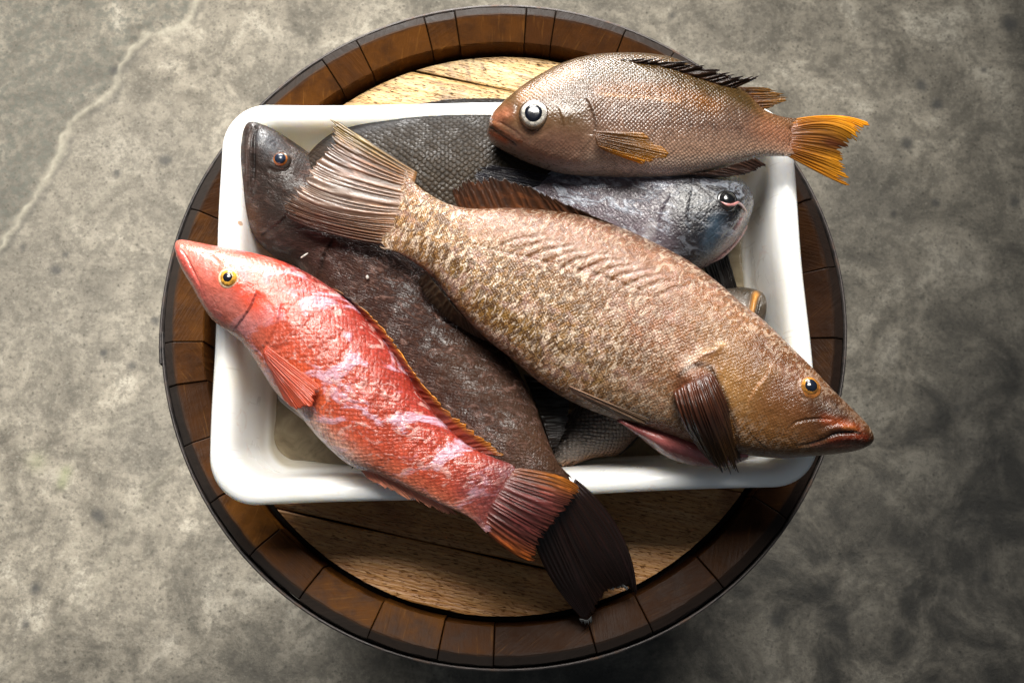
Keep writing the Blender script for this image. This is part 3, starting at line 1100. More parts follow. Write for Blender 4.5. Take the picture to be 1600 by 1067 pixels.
# ------------------------------------------------------------------ silver fish
f = Fish('silver_fish', 'silvery blue-grey fish with a blunt dark head facing the right side of the tray', 'fish',
         [(1171, 320, 1170, 334), (1169, 309, 1164, 356), (1160, 293, 1150, 378), (1143, 280, 1132, 396), (1115, 272, 1100, 418), (1070, 262, 1060, 430), (1000, 255, 990, 432), (930, 255, 920, 415), (860, 262, 850, 390), (800, 275, 790, 355), (750, 290, 745, 330)],
         [0.056, 0.062, 0.070, 0.075, 0.075, 0.070, 0.062, 0.05], [0.016, 0.026, 0.033, 0.036, 0.035, 0.030, 0.02, 0.012], skin('silver_skin', 0.0024, 0.45, mott=[(60, 110, 1.5, 0.50, 0.62, 0.8, (190, 198, 212), 0.2), (150, 330, 1.0, 0.50, 0.60, 0.6, (48, 42, 50), 0.5)], rough=0.28, coat=1.0, fine=0.8, coat_r=0.06, wrink=0.45, spec=0.3), power=2.3, seed=8)
f.base([(-1, (140, 126, 134)), (-0.3, (98, 84, 92)), (0.3, (94, 84, 92)), (0.7, (112, 118, 134)), (0.93, (58, 58, 66)), (1, (40, 40, 46))])
f.pat += 0.75
f.scl += 0.3
f.paint([(1110, 330), (1095, 390)], 52, (26, 25, 29), 0.97, jit=10)
f.paint([(1110, 330), (1095, 390)], 55, 0, 1, target='pat', v=0.22)
f.paint([(1080, 285), (1085, 340), (1080, 400)], 36, (24, 23, 27), 0.9, jit=9)
f.paint([(1080, 285), (1085, 340), (1080, 400)], 36, 0, 0.9, target='pat', v=0.2)
f.paint([(1140, 300), (1150, 330)], 36, (16, 15, 18), 0.97, jit=5)
f.paint([(1118, 350), (1110, 395)], 14, (56, 76, 92), 0.7, jit=12)
f.paint([(1150, 376), (1120, 402), (1100, 417)], 5, (176, 140, 136), 0.6)
f.paint([(1163, 335), (1150, 365), (1132, 385)], 4, (170, 128, 124), 0.7)
f.paint([(1020, 352), (1010, 372)], 9, (180, 174, 176), 0.6, jit=6)
f.line([(1050, 300), (1034, 330), (1030, 360), (1022, 400)], 14, -1.2, 'step')
f.line([(1085, 290), (1078, 330), (1080, 370)], 3, 0.8)
f.line([(1160, 338), (1146, 358), (1128, 372)], 2.2, 1.8)
f.line([(1150, 370), (1130, 390), (1112, 402)], 3, 0.9)
f.bulge(1136, 313, 20, 1.2)
for k in range(9):
    f.line([(870 + k * 16, 300), (864 + k * 16, 330), (880 + k * 16, 352)], 2, 0.25, jit=9)
f.finish()
f.eye(1136, 312, 14.5, (26, 24, 24), (24, 22, 24), 0.62, pup=(10, 10, 12), bulge=0.3)
f.eye_ring = tube('eye_ring', [(1122, 326), (1130, 334), (1142, 333), (1150, 322), (1150, 306)], [0.102, 0.102, 0.101, 0.099, 0.099], 0.0008, eye_mat('eye_ring_skin', (84, 74, 62), 0.3), f.root)
tube('lip', [(1167, 342), (1161, 359), (1148, 378), (1130, 396), (1110, 411)], [0.062, 0.066, 0.072, 0.076, 0.078], 0.0026, eye_mat('pink_lip', (170, 126, 120), 0.3), f.root)
wm_ = eye_mat('pink_worm', (196, 132, 128), 0.3)
tube('worm', [(1126, 315), (1136, 320), (1146, 320), (1153, 317), (1160, 323), (1166, 334), (1168, 348)], [0.117, 0.117, 0.115, 0.110, 0.101, 0.088, 0.074], 0.0012, wm_, f.root)
f.fin('dorsal_fin', [(862, 274), (845, 290), (820, 300)], [(752, 255), (740, 268), (742, 292)], [0.085, 0.085, 0.08], 0.094, 12, (40, 42, 52), (32, 32, 40), mat=FIND, jag=0.1)
f.fin('pelvic_fin', [(1100, 418), (1122, 405), (1136, 394)], [(1118, 462), (1140, 462), (1152, 452)], 0.05, 0.045, 9, (14, 11, 11), (12, 10, 10), mat=FIND, jag=0.03)
f.fin('tail_fin', [(752, 292), (747, 312), (746, 330)], [(700, 275), (690, 310), (700, 350)], 0.045, 0.04, 12, (60, 60, 70), (40, 40, 50))

# ------------------------------------------------------------------ dark grouper
f = Fish('dark_grouper', 'brown-black grouper, head in the back left tray corner, tail over the front rim', 'fish',
         [(401, 193, 391, 194), (416, 201, 383, 206), (433, 210, 379, 232), (462, 228, 378, 266), (494, 250, 380, 300), (530, 275, 385, 335), (575, 310, 400, 374), (620, 345, 428, 400), (665, 385, 466, 416), (705, 430, 500, 470), (745, 480, 540, 540), (780, 530, 590, 610),
          (810, 580, 650, 670), (835, 630, 705, 720), (853, 680, 762, 765), (872, 722, 800, 797), (897, 750, 822, 822)],
         [0.052, 0.050, 0.050, 0.047, 0.045, 0.045, 0.045, 0.045, 0.050, 0.062, 0.080, 0.090, 0.087],
         [0.017, 0.026, 0.033, 0.036, 0.037, 0.037, 0.036, 0.034, 0.030, 0.024, 0.014, 0.003],
         skin('dark_grouper_skin', 0.0024, 0.45, spec=0.06, lite_a=0.6, wetmask=True, mott=[(70, 120, 1.6, 0.50, 0.66, 0.75, (124, 94, 84), 0.6), (180, 300, 1.2, 0.52, 0.60, 0.5, (84, 54, 40), 0.6)], rough=0.42, coat=0.7, coat_r=0.05, fine=0.8, wrink=1.0), power=2.4, seed=12)
f.base([(-1, (62, 40, 32)), (-0.4, (52, 31, 25)), (0.4, (42, 24, 19)), (1, (22, 13, 11))])
f.scl += 0.55
f.pat += 0.8
f.paint([(400, 230), (430, 300), (450, 370)], 62, (40, 33, 30), 1.0)
f.paint([(400, 230), (430, 300), (450, 370)], 70, 0, 1, target='pat', v=0.12)
f.paint([(400, 230), (430, 300), (450, 370)], 60, 0, 1, target='scl', v=0.15)
f.paint([(412, 215), (425, 228)], 17, (72, 76, 82), 0.6, jit=6)
f.paint([(455, 235), (490, 262)], 12, (60, 60, 60), 0.5, jit=6)
f.paint([(388, 330), (400, 365)], 12, (96, 66, 44), 0.45, jit=6)
f.paint([(720, 560), (780, 620), (820, 680)], 40, (78, 56, 44), 0.65, jit=25)
f.paint([(840, 690), (870, 730)], 40, (84, 58, 42), 0.7, jit=12)
# mouth and jaw lines
f.line([(402, 196), (397, 215), (397, 245), (396, 280), (393, 305)], 2.4, 2.0)
f.line([(398, 200), (391, 215), (389, 245), (388, 280), (388, 305)], 1.8, 1.2)
f.line([(393, 200), (386, 215), (384, 245), (384, 285)], 1.5, 0.8)
f.line([(400, 200), (394, 222), (392, 260), (391, 290)], 2.4, 1.0, 'ridge')
f.paint([(402, 196), (397, 215), (397, 245), (396, 280)], 2.2, (14, 11, 11), 0.8)
f.paint([(392, 205), (386, 235), (386, 280)], 3, (74, 60, 54), 0.6)
# gill cover
f.line([(500, 285), (476, 305), (452, 325), (443, 340), (425, 355), (408, 368)], 9, -1.7, 'step')
f.paint([(446, 338), (430, 352), (409, 367)], 2.2, (18, 12, 10), 0.9)
f.line([(520, 375), (506, 395), (498, 420), (492, 450)], 8, -2.2, 'step')
f.paint([(520, 375), (507, 395), (500, 425)], 3, (16, 12, 10), 0.9)
f.bulge(438, 250, 24, 1.6)
f.line([(418, 262), (430, 268), (446, 268), (458, 258)], 3, 0.8)
f.line([(424, 224), (428, 221), (432, 225), (430, 229)], 1.4, 0.8, fade=False)
f.bulge(447, 296, 10, 1.0)
for k in range(10):
    x0, y0 = 660 + k * 17, 520 + k * 17
    f.line([(x0 + 38, y0 - 34), (x0 + 6, y0 - 10), (x0 - 42, y0 + 4)], 3.2, 0.55, jit=12)
f.line([(600, 400), (680, 490), (760, 560), (820, 640), (850, 710)], 3, 0.5, 'ridge', jit=6)
f.finish()
f.eye(440, 251, 12.5, (54, 44, 38), (176, 100, 40), 0.66, pup=(26, 36, 54), bulge=0.5, off=(0.12, 0.1))
f.fin('tail_fin', [(899, 748), (885, 775), (862, 798), (828, 824)], [(996, 932), (982, 921), (952, 924), (925, 962), (922, 977)], [0.086, 0.09, 0.09, 0.085], [0.010, 0.012, 0.012, 0.006], 22, (44, 24, 20), (30, 17, 17),
      mid=[(968, 828), (945, 850), (915, 872), (892, 890), (862, 905)], zm=[0.045, 0.052, 0.056, 0.052, 0.042], mat=FIND, jag=0.03, notch=0.03, th=0.0009, wave=0.002)
f.fin('dorsal_fin', [(818, 585), (835, 625), (850, 665), (862, 700)], [(862, 590), (889, 620), (889, 662), (872, 694)], [0.05, 0.055, 0.062, 0.072], [0.066, 0.066, 0.066, 0.066], 14, (26, 20, 18), (16, 13, 13), mat=FIND, jag=0.1, amp=0.0010)
f.fin('pectoral_fin', [(452, 400), (470, 412), (490, 424)], [(428, 403), (446, 415), (480, 428)], 0.035, 0.022, 9, (52, 30, 28), (24, 18, 18), mat=FIND, jag=0.4)
f.fin('anal_fin', [(560, 640), (590, 660)], [(541, 728), (552, 738)], 0.035, 0.03, 4, (26, 20, 18), (20, 16, 14), mat=FIND, jag=0.2)
# ragged pale membrane left on the torn tail edge
tm = eye_mat('torn_membrane', (176, 184, 186), 0.2)
f.fin('torn_edge', [(982, 917), (966, 911), (952, 919)], [(980, 924), (966, 920), (953, 926)], 0.016, 0.014, 7, (120, 122, 122), (96, 98, 100), jag=0.5, notch=0.4, mat=FINT)
f.fin('torn_edge', [(924, 962), (918, 968), (905, 966)], [(926, 974), (920, 979), (908, 974)], 0.012, 0.008, 6, (120, 122, 122), (96, 98, 100), jag=0.5, notch=0.4, mat=FINT)

# ------------------------------------------------------------------ big brown grouper
f = Fish('brown_grouper', 'biggest fish, light brown grouper lying diagonally on top with its head past the right corner', 'fish',
         [(1351, 683, 1353, 692), (1345, 672, 1351, 698), (1334, 655, 1336, 704), (1309, 629, 1310, 708), (1284, 603, 1270, 712), (1255, 571, 1225, 715), (1225, 541, 1180, 712), (1190, 506, 1135, 705), (1155, 478, 1090, 694), (1115, 443, 1045, 678), (1070, 410, 995, 662),
          (1018, 382, 945, 648), (965, 358, 895, 627), (911, 341, 845, 597), (859, 332, 800, 560), (800, 328, 755, 524), (745, 329, 712, 478), (705, 322, 680, 436), (672, 305, 648, 410), (645, 283, 620, 394), (622, 258, 592, 385)],
         [0.112, 0.112, 0.110, 0.108, 0.106, 0.104, 0.102, 0.102, 0.102, 0.102, 0.100],
         [0.014, 0.026, 0.034, 0.038, 0.041, 0.041, 0.040, 0.038, 0.034, 0.027, 0.019, 0.009, 0.0008],
         skin('brown_grouper_skin', 0.0020, 0.5, mott=[(270, 115, 1.2, 0.50, 0.55, 0.95, (214, 190, 166), 0.42), (300, 130, 1.0, 0.49, 0.55, 0.95, (72, 42, 12), 0.42), (40, 60, 1.0, 0.52, 0.66, 0.35, (196, 152, 144), 0)],
              rough=0.36, coat=0.6, coat_r=0.09, fine=0.75, wrink=0.5, scal_col=0.3), power=2.55, seed=21)
f.base([(-1, (146, 104, 66)), (-0.75, (112, 74, 34)), (-0.2, (106, 66, 24)), (0.3, (118, 76, 38)), (0.75, (140, 92, 60)), (0.93, (88, 48, 24)), (1, (58, 30, 14))])
f.scl += 0.7
f.pat += 0.7
f.paint([(640, 340), (720, 400), (800, 480), (900, 540)], 62, (160, 122, 72), 0.6, jit=15)
f.paint([(660, 350), (740, 430), (820, 500), (960, 540)], 58, 0, 0.9, target='pat', v=0.9)
f.paint([(760, 350), (900, 380), (1020, 430), (1090, 480)], 34, 0, 1.0, target='pat', v=0.25)
f.paint([(760, 350), (900, 385), (1020, 430)], 36, 0, 0.9, target='scl', v=0.1)
f.paint([(760, 345), (880, 375), (980, 410), (1060, 450)], 30, (128, 86, 60), 0.8, jit=10)
f.paint([(840, 540), (960, 600), (1040, 640)], 22, (172, 138, 108), 0.6, jit=10)
f.paint([(1000, 570), (1060, 640)], 40, (160, 120, 92), 0.4, jit=20)
f.paint([(980, 500), (1050, 540), (1060, 620)], 62, 0, 0.8, target='pat', v=0.4)
f.paint([(1000, 500), (1070, 560)], 40, (150, 96, 70), 0.5, jit=30)
f.paint([(700, 420), (770, 480), (850, 540), (930, 590)], 13, (120, 88, 34), 0.7, jit=26)
f.paint([(800, 430), (880, 480)], 16, (126, 88, 40), 0.5, jit=26)
# head
f.paint([(1150, 590), (1220, 640)], 92, (136, 92, 46), 0.95, jit=14)
f.paint([(1220, 600), (1280, 650)], 62, (92, 52, 24), 0.9)
f.paint([(1300, 640), (1340, 690)], 34, (38, 19, 9), 0.9, jit=5)
f.paint([(1150, 590), (1220, 640), (1300, 670)], 84, 0, 1, target='pat', v=0.0)
f.paint([(1150, 590), (1230, 640), (1300, 670)], 84, 0, 1, target='scl', v=0.3)
f.paint([(1190, 540), (1240, 585)], 26, (94, 54, 28), 0.8, jit=8)
f.paint([(1130, 590), (1150, 630)], 26, (150, 108, 56), 0.6, jit=10)
f.paint([(1180, 600), (1200, 580)], 16, (146, 104, 56), 0.5, jit=10)
f.paint([(1130, 536), (1105, 546), (1082, 560)], 4, (206, 168, 124), 0.6, jit=9, f=0.12)
f.paint([(1072, 565), (1092, 548)], 6, (222, 192, 168), 0.8, jit=9, f=0.12)
f.paint([(1150, 700), (1250, 712), (1340, 700)], 7, (128, 88, 62), 0.7)
f.paint([(1290, 655), (1325, 664), (1342, 672)], 8, (138, 60, 20), 0.85)
f.paint([(1300, 690), (1330, 684), (1350, 684)], 7, (130, 48, 22), 0.9)
f.paint([(1270, 695), (1345, 698)], 5, (150, 96, 78), 0.7)
f.paint([(1257, 604)], 15, (120, 76, 46), 0.8)
# relief of the head
f.line([(1128, 533), (1118, 545), (1100, 552), (1088, 562), (1086, 572)], 9, 1.8, 'step')
f.paint([(1124, 538), (1112, 550), (1096, 556)], 2.0, (110, 70, 36), 0.8, jit=4)
f.line([(1204, 566), (1198, 585), (1180, 606), (1166, 632), (1166, 662), (1182, 686), (1205, 704)], 16, 1.1, 'step')
f.line([(1203, 570), (1196, 588), (1179, 608), (1167, 632), (1167, 662), (1184, 686)], 1.8, 0.4)
f.paint([(1203, 570), (1196, 588), (1179, 608), (1167, 635)], 1.5, (170, 110, 66), 0.3, jit=3)
f.line([(1112, 572), (1124, 605), (1140, 640), (1150, 680), (1160, 704)], 9, 1.6, 'step')
f.line([(1302, 655), (1270, 655), (1245, 660), (1232, 672), (1233, 685), (1240, 698)], 2.0, 1.3)
f.line([(1342, 676), (1322, 676), (1305, 679), (1285, 688), (1262, 695), (1240, 697)], 2.3, 2.6)
f.paint([(1344, 676), (1322, 676), (1305, 679), (1285, 688), (1265, 694)], 1.8, (30, 14, 8), 0.9)
f.line([(1338, 668), (1318, 667), (1298, 671), (1276, 680)], 5, 1.5, 'ridge')
f.line([(1350, 684), (1325, 684), (1302, 687), (1280, 694)], 5, 1.6, 'ridge')
f.line([(1340, 694), (1310, 696), (1280, 702), (1240, 703)], 2.2, 0.9)
f.paint([(1318, 668), (1335, 670)], 3.5, (196, 112, 52), 0.6)
f.bulge(1262, 606, 20, 1.8)
f.line([(1250, 590), (1245, 602), (1250, 618), (1265, 624)], 2.2, 0.9)
# lateral line and muscle folds of the back
f.line([(700, 372), (780, 392), (860, 410), (940, 430), (1010, 460), (1070, 500)], 1.8, 0.5, jit=3)
f.paint([(700, 372), (780, 392), (860, 410), (940, 430), (1010, 460)], 1.7, (96, 58, 30), 0.75, jit=4)
for k in range(11):
    x0, y0 = 772 + k * 25, 382 + k * 7.5
    f.line([(x0, y0 + 8), (x0 + 28, y0 - 6), (x0 + 58, y0 - 13), (x0 + 84, y0 - 15)], 3.4, 1.2, jit=3)
    f.paint([(x0 + 6, y0 + 4), (x0 + 30, y0 - 6), (x0 + 58, y0 - 12), (x0 + 80, y0 - 15)], 2.0, (104, 62, 38), 0.55, jit=3)
for k in range(15):
    x0, y0 = 766 + k * 15.5, 333 + k * k * 0.22 + k * 0.9
    f.line([(x0, y0 + 2), (x0 + 3, y0 + 8), (x0 + 10, y0 + 15)], 1.8, 0.6)
    f.paint([(x0, y0 + 2), (x0 + 3, y0 + 8), (x0 + 9, y0 + 14)], 1.6, (84, 48, 32), 0.7)
f.line([(640, 330), (700, 400), (760, 470), (830, 540)], 30, 0.8, 'ridge')
f.bulge(1083, 597, 27, 5.5, 20, 35)
f.paint([(1068, 602), (1098, 588)], 17, (104, 56, 32), 0.95, jit=4)
f.paint([(1068, 602), (1098, 588)], 18, 0, 1, target='pat', v=0)
f.paint([(1060, 585), (1080, 572), (1096, 568)], 5, (40, 22, 14), 0.8, jit=3)
f.paint([(1108, 572), (1126, 605), (1142, 640), (1154, 685)], 4, (44, 26, 16), 0.8, jit=3)
f.finish()
f.eye(1267, 605, 13.5, (170, 104, 44), (196, 132, 50), 0.60, pup=(14, 22, 38), bulge=0.42, off=(0.14, -0.02))
f.fin('tail_fin', [(652, 270), (646, 292), (634, 330), (624, 358), (612, 384)], [(513, 181), (513, 222), (480, 268), (452, 298), (438, 318), (446, 338)], [0.100, 0.103, 0.104, 0.103, 0.098], [0.094, 0.098, 0.100, 0.098, 0.094, 0.090], 24, (160, 112, 74), (104, 76, 56),
      cm=(112, 72, 54), mid=[(572, 219), (558, 250), (542, 294), (520, 330), (515, 345), (518, 366)], zm=[0.099, 0.103, 0.105, 0.104, 0.101, 0.096], jag=0.05, notch=0.10, amp=0.0012, edge=[(0.0, (140, 112, 52), 0.12), (1.0, (84, 48, 34), 0.16), (0.45, (158, 132, 116), 0.14)], wave=0.0015)
f.fin('dorsal_fin', [(716, 326), (760, 328), (820, 328), (880, 334), (940, 348), (1000, 372), (1060, 403), (1110, 437), (1135, 458)], [(704, 292), (738, 274), (800, 280), (858, 305), (918, 333), (975, 358), (1035, 388), (1092, 420), (1126, 450)],
      [0.104, 0.106, 0.106, 0.108, 0.108, 0.110, 0.110, 0.112], [0.110, 0.112, 0.114, 0.114, 0.116, 0.116, 0.116, 0.116], 34, (110, 62, 32), (58, 34, 20), jag=0.10, notch=0.14, amp=0.0010)
f.fin('anal_fin', [(664, 424), (690, 455), (715, 486), (738, 505), (752, 520)], [(652, 440), (672, 476), (712, 508), (755, 532), (792, 544)], [0.098, 0.1, 0.1, 0.1, 0.1], [0.088, 0.085, 0.085, 0.088, 0.094], 14, (104, 84, 60), (56, 46, 36), jag=0.06, amp=0.001, mat=FINT)
f.fin('pelvic_fin', [(890, 603), (892, 608), (896, 614)], [(1022, 658), (1010, 664), (980, 658)], [0.131, 0.128, 0.124], [0.126, 0.121, 0.118], 5, (196, 152, 124), (150, 118, 88), jag=0.1, amp=0.0012)
# the pink flap of flesh at the throat
fm = skin('raw_flesh', 0.003, 0.0, mott=[(60, 60, 1.0, 0.5, 0.65, 0.6, (176, 84, 92), 0)], rough=0.2, coat=1.0, coat_r=0.06, fine=0.7)
n1, n2 = 60, 40
B = spline([(965, 655), (990, 662), (1040, 672), (1085, 688), (1130, 700), (1168, 706)], np.linspace(0, 1, n1))
T = spline([(975, 660), (1010, 688), (1045, 712), (1085, 724), (1130, 726), (1168, 714)], np.linspace(0, 1, n1))
v = np.linspace(0, 1, n2)
PX = B[:, None] * (1 - v[None, :, None]) + T[:, None] * v[None, :, None]
Z = 0.100 + 0.012 * np.sin(v * math.pi * 0.9)[None] - 0.012 * v[None] + 0.0015 * np.sin(np.linspace(0, 22, n1))[:, None] * v[None]
X = W(PX[..., 0], PX[..., 1], Z)
uu, vv = np.meshgrid(np.linspace(0, 0.1, n1), v * 0.03, indexing='ij')
col = np.tile(lin((168, 92, 88)), (n1 * n2, 1))
vvn = (vv.ravel() / 0.03)
col = col + (lin((206, 168, 150)) - col) * (np.clip((vvn - 0.82) / 0.18, 0, 1) * 0.8)[:, None]
o = grid_mesh('belly_flap', X.reshape(-1, 3), n1, n2, mat=fm, parent=f.root, attrs={'col': col, 'fuv': np.stack([uu.ravel(), vv.ravel(), 0 * uu.ravel()], -1), 'scl': np.zeros(n1 * n2), 'pat': np.ones(n1 * n2)})
o['label'] = 'pink raw flesh showing under the belly'
md = o.modifiers.new('thickness', 'SOLIDIFY')
md.thickness = 0.003
md.offset = 0
# pectoral fin: fleshy base, blade hanging over the front rim
f.fin('pectoral_fin', [(1112, 578), (1102, 586), (1088, 592), (1070, 600), (1052, 612)], [(1158, 712), (1156, 735), (1145, 744), (1126, 737), (1106, 718)], [0.143, 0.150, 0.152, 0.149, 0.143], [0.102, 0.104, 0.108, 0.106, 0.104], 15, (92, 48, 28), (92, 64, 30),
      cm=(58, 30, 20), mid=[(1140, 640), (1128, 655), (1112, 662), (1092, 668), (1070, 665)], zm=[0.140, 0.152, 0.156, 0.151, 0.141], jag=0.07, notch=0.10, amp=0.0016, th=0.0009, mat=FIND)

# ------------------------------------------------------------------ snapper at the back right
f = Fish('snapper', 'bronze snapper with a big round eye and yellow tail lying across the back right corner', 'fish',
         [(765, 196, 761, 208), (769, 187, 766, 216), (779, 176, 776, 223), (798, 159, 796, 233), (820, 141, 820, 245), (852, 121, 855, 258), (886, 105, 892, 267), (930, 94, 940, 271), (985, 91, 990, 274), (1040, 96, 1040, 274), (1085, 112, 1090, 269),
          (1125, 127, 1130, 260), (1162, 147, 1165, 250), (1190, 172, 1195, 244), (1220, 183, 1225, 244), (1250, 186, 1246, 247)],
         [0.104, 0.106, 0.107, 0.108, 0.108, 0.108, 0.108, 0.107, 0.106], [0.010, 0.021, 0.029, 0.033, 0.034, 0.033, 0.030, 0.024, 0.016, 0.008, 0.0008],
         skin('snapper_skin', 0.0022, 0.45, mott=[(60, 60, 1.0, 0.5, 0.7, 0.3, (170, 124, 90), 0)], rough=0.3, coat=0.8, coat_r=0.07, fine=0.5, scal_col=0.55), power=2.75, seed=33)
f.base([(-1, (204, 180, 162)), (-0.8, (156, 124, 104)), (-0.35, (100, 74, 60)), (0.1, (84, 62, 46)), (0.4, (70, 50, 18)), (0.8, (78, 56, 24)), (1, (54, 36, 16))])
f.scl += 1
f.pat += 0.4
f.paint([(800, 190), (840, 200), (890, 200)], 56, 0, 1, target='scl', v=0.08)
f.paint([(800, 190), (850, 190)], 52, (98, 70, 42), 0.85)
f.paint([(890, 175), (895, 205)], 26, (74, 52, 20), 0.8, jit=8)
f.paint([(860, 225), (890, 225)], 26, (104, 74, 60), 0.8, jit=8)
f.paint([(800, 215), (850, 245), (900, 250)], 14, (140, 104, 86), 0.7, jit=5)
f.paint([(776, 184), (790, 178)], 13, (156, 96, 68), 0.8)
f.paint([(820, 150), (860, 128), (900, 112)], 12, (168, 126, 92), 0.7, jit=5)
f.paint([(940, 138), (1040, 145), (1120, 165)], 13, (112, 66, 16), 0.8, jit=8)
f.paint([(940, 148), (1000, 150), (1060, 158)], 2.5, (190, 146, 110), 0.5, jit=5)
f.paint([(975, 262), (1010, 266), (1060, 266)], 9, (226, 198, 184), 0.85, jit=5)
f.paint([(1200, 200), (1235, 215)], 26, (150, 96, 66), 0.6)
f.paint([(763, 209), (775, 214), (790, 220)], 6, (186, 92, 36), 0.85)
f.line([(768, 192), (782, 202), (797, 212), (812, 222)], 4.5, 1.8, 'ridge')
f.line([(765, 199), (780, 210), (795, 219), (806, 228)], 2.0, 2.2)
f.paint([(765, 199), (780, 210), (795, 219), (806, 227)], 1.8, (34, 18, 10), 0.9)
f.line([(776, 190), (790, 197), (806, 207), (818, 220), (812, 228)], 1.8, 1.1)
f.paint([(768, 192), (785, 203), (800, 214), (814, 222)], 3.2, (150, 92, 56), 0.7)
f.line([(913, 150), (925, 172), (930, 198), (922, 215), (905, 238), (880, 254)], 12, 1.8, 'step')
f.paint([(914, 152), (926, 174), (931, 198), (923, 216), (908, 236)], 2.2, (50, 32, 20), 0.6)
f.line([(872, 165), (880, 190), (880, 215), (868, 235), (845, 248)], 10, 0.9, 'step')
f.line([(800, 226), (830, 246), (860, 254), (890, 250)], 2, 0.8)
f.bulge(834, 178, 26, 1.5)
f.line([(810, 160), (806, 185), (818, 208), (845, 210), (860, 195)], 3, 0.7)
f.bulge(790, 183, 6, 0.9)
f.finish()
f.eye(834, 178, 19.5, (70, 52, 34), (204, 198, 186), 0.62, pup=(8, 12, 24), bulge=0.08, tilt=0.45, off=(-0.02, 0.0))
f.fin('tail_fin', [(1232, 188), (1234, 202), (1234, 218), (1232, 232), (1228, 243)], [(1361, 194), (1344, 222), (1322, 234), (1324, 262), (1331, 294)], [0.107, 0.109, 0.109, 0.109, 0.106], [0.096, 0.098, 0.1, 0.098, 0.094], 20, (122, 66, 26), (220, 150, 30),
      mid=[(1305, 181), (1300, 196), (1290, 224), (1288, 248), (1284, 273)], zm=[0.103, 0.106, 0.107, 0.105, 0.101], jag=0.12, notch=0.10, mat=FINL, edge=[(0.48, (74, 36, 14), 0.18), (0.0, (236, 152, 30), 0.12), (1.0, (176, 112, 24), 0.1)], amp=0.0009)
f.fin('spiny_dorsal_fin', [(935, 101), (985, 100), (1040, 107), (1085, 120), (1120, 132), (1142, 141)], [(978, 91), (1032, 91), (1086, 97), (1131, 109), (1166, 118), (1193, 118)], [0.126, 0.133, 0.134, 0.132, 0.128, 0.122], [0.136, 0.140, 0.140, 0.136, 0.130, 0.124], 13, (72, 40, 18), (34, 18, 10), jag=0.12, notch=0.32, amp=0.0012)
f.fin('soft_dorsal_fin', [(1143, 136), (1156, 142), (1172, 156), (1188, 172)], [(1200, 137), (1216, 142), (1236, 154), (1208, 168)], [0.115, 0.114, 0.113, 0.112], [0.116, 0.116, 0.114, 0.112], 10, (116, 64, 28), (178, 122, 34), jag=0.12, notch=0.15, mat=FINT)
f.fin('pectoral_fin', [(931, 205), (930, 216), (934, 228), (945, 236)], [(1008, 208), (1046, 242), (1020, 252), (1004, 257)], [0.144, 0.144, 0.142, 0.139], [0.147, 0.145, 0.141, 0.137], 11, (90, 58, 34), (150, 98, 30), cm=(92, 58, 18), edge=[(1.0, (226, 146, 20), 0.3)], jag=0.10, notch=0.03, mat=FINL)
f.fin('anal_fin', [(1180, 247), (1160, 253), (1130, 262), (1100, 270), (1078, 272)], [(1200, 260), (1186, 265), (1172, 272), (1140, 277), (1110, 278)], 0.110, 0.104, 10, (84, 54, 40), (48, 30, 26), jag=0.1, notch=0.1)

# ------------------------------------------------------------------ red fish
f = Fish('red_hogfish', 'bright red mottled fish with a pointed snout, head over the left rim of the tray', 'fish',
         [(286, 381, 279, 391), (292, 379, 283, 406), (304, 381, 291, 428), (335, 387, 308, 458), (385, 396, 331, 498), (427, 406, 360, 521), (465, 420, 383, 540), (503, 441, 405, 572), (550, 474, 433, 614), (592, 520, 468, 648), (632, 575, 502, 688), (660, 620, 546, 726),
          (693, 660, 592, 742), (732, 695, 640, 765), (770, 714, 688, 787), (800, 724, 733, 808), (826, 732, 766, 836)],
         [0.102, 0.103, 0.104, 0.104, 0.103, 0.101, 0.100, 0.099, 0.098, 0.098, 0.099, 0.100, 0.100],
         [0.010, 0.021, 0.028, 0.033, 0.035, 0.035, 0.034, 0.032, 0.028, 0.022, 0.015, 0.008, 0.0008],
         skin('red_fish_skin', 0.0030, 0.28, mott=[(28, 44, 1.0, 0.52, 0.62, 0.85, (216, 186, 206), 0.7), (75, 110, 1.2, 0.54, 0.64, 0.65, (232, 186, 176), 0.6), (110, 110, 1.2, 0.50, 0.62, 0.6, (140, 44, 22), 0)],
              rough=0.3, coat=0.9, coat_r=0.06, fine=0.8, wrink=0.4, scal_col=0.5), power=2.4, seed=41)
f.base([(-1, (230, 170, 148)), (-0.8, (218, 116, 84)), (-0.4, (190, 78, 52)), (0.3, (170, 62, 42)), (0.8, (148, 50, 40)), (1, (134, 40, 34))])
f.scl += 0.8
f.pat += 0.75
f.paint([(300, 400), (350, 450), (390, 480)], 66, 0, 1, target='pat', v=0.06)
f.paint([(300, 400), (350, 450), (390, 480)], 68, 0, 1, target='scl', v=0.1)
f.paint([(300, 400), (340, 430), (400, 460)], 50, (208, 96, 74), 0.8)
f.paint([(290, 386), (310, 405)], 22, (226, 122, 106), 0.7)
f.paint([(279, 392), (300, 430), (330, 480), (350, 510)], 8, (230, 100, 92), 0.75)
f.paint([(330, 470), (360, 480), (375, 500)], 28, (186, 108, 98), 0.8, jit=6)
f.paint([(310, 400), (325, 430)], 12, (180, 106, 98), 0.6, jit=5)
f.paint([(380, 525), (420, 550)], 20, (170, 82, 68), 0.6, jit=6)
f.paint([(375, 440), (400, 470), (435, 480)], 18, (220, 62, 24), 0.7, jit=8)
f.paint([(390, 400), (440, 412)], 10, (220, 62, 38), 0.7, jit=4)
f.paint([(345, 398), (375, 410), (430, 420)], 10, (226, 120, 96), 0.6, jit=6)
f.paint([(375, 420), (385, 432)], 8, (190, 60, 80), 0.5, jit=4)
f.paint([(450, 580), (500, 620)], 24, (226, 96, 50), 0.7, jit=10)
f.paint([(480, 650), (520, 690), (560, 720)], 13, (232, 184, 164), 0.8, jit=10)
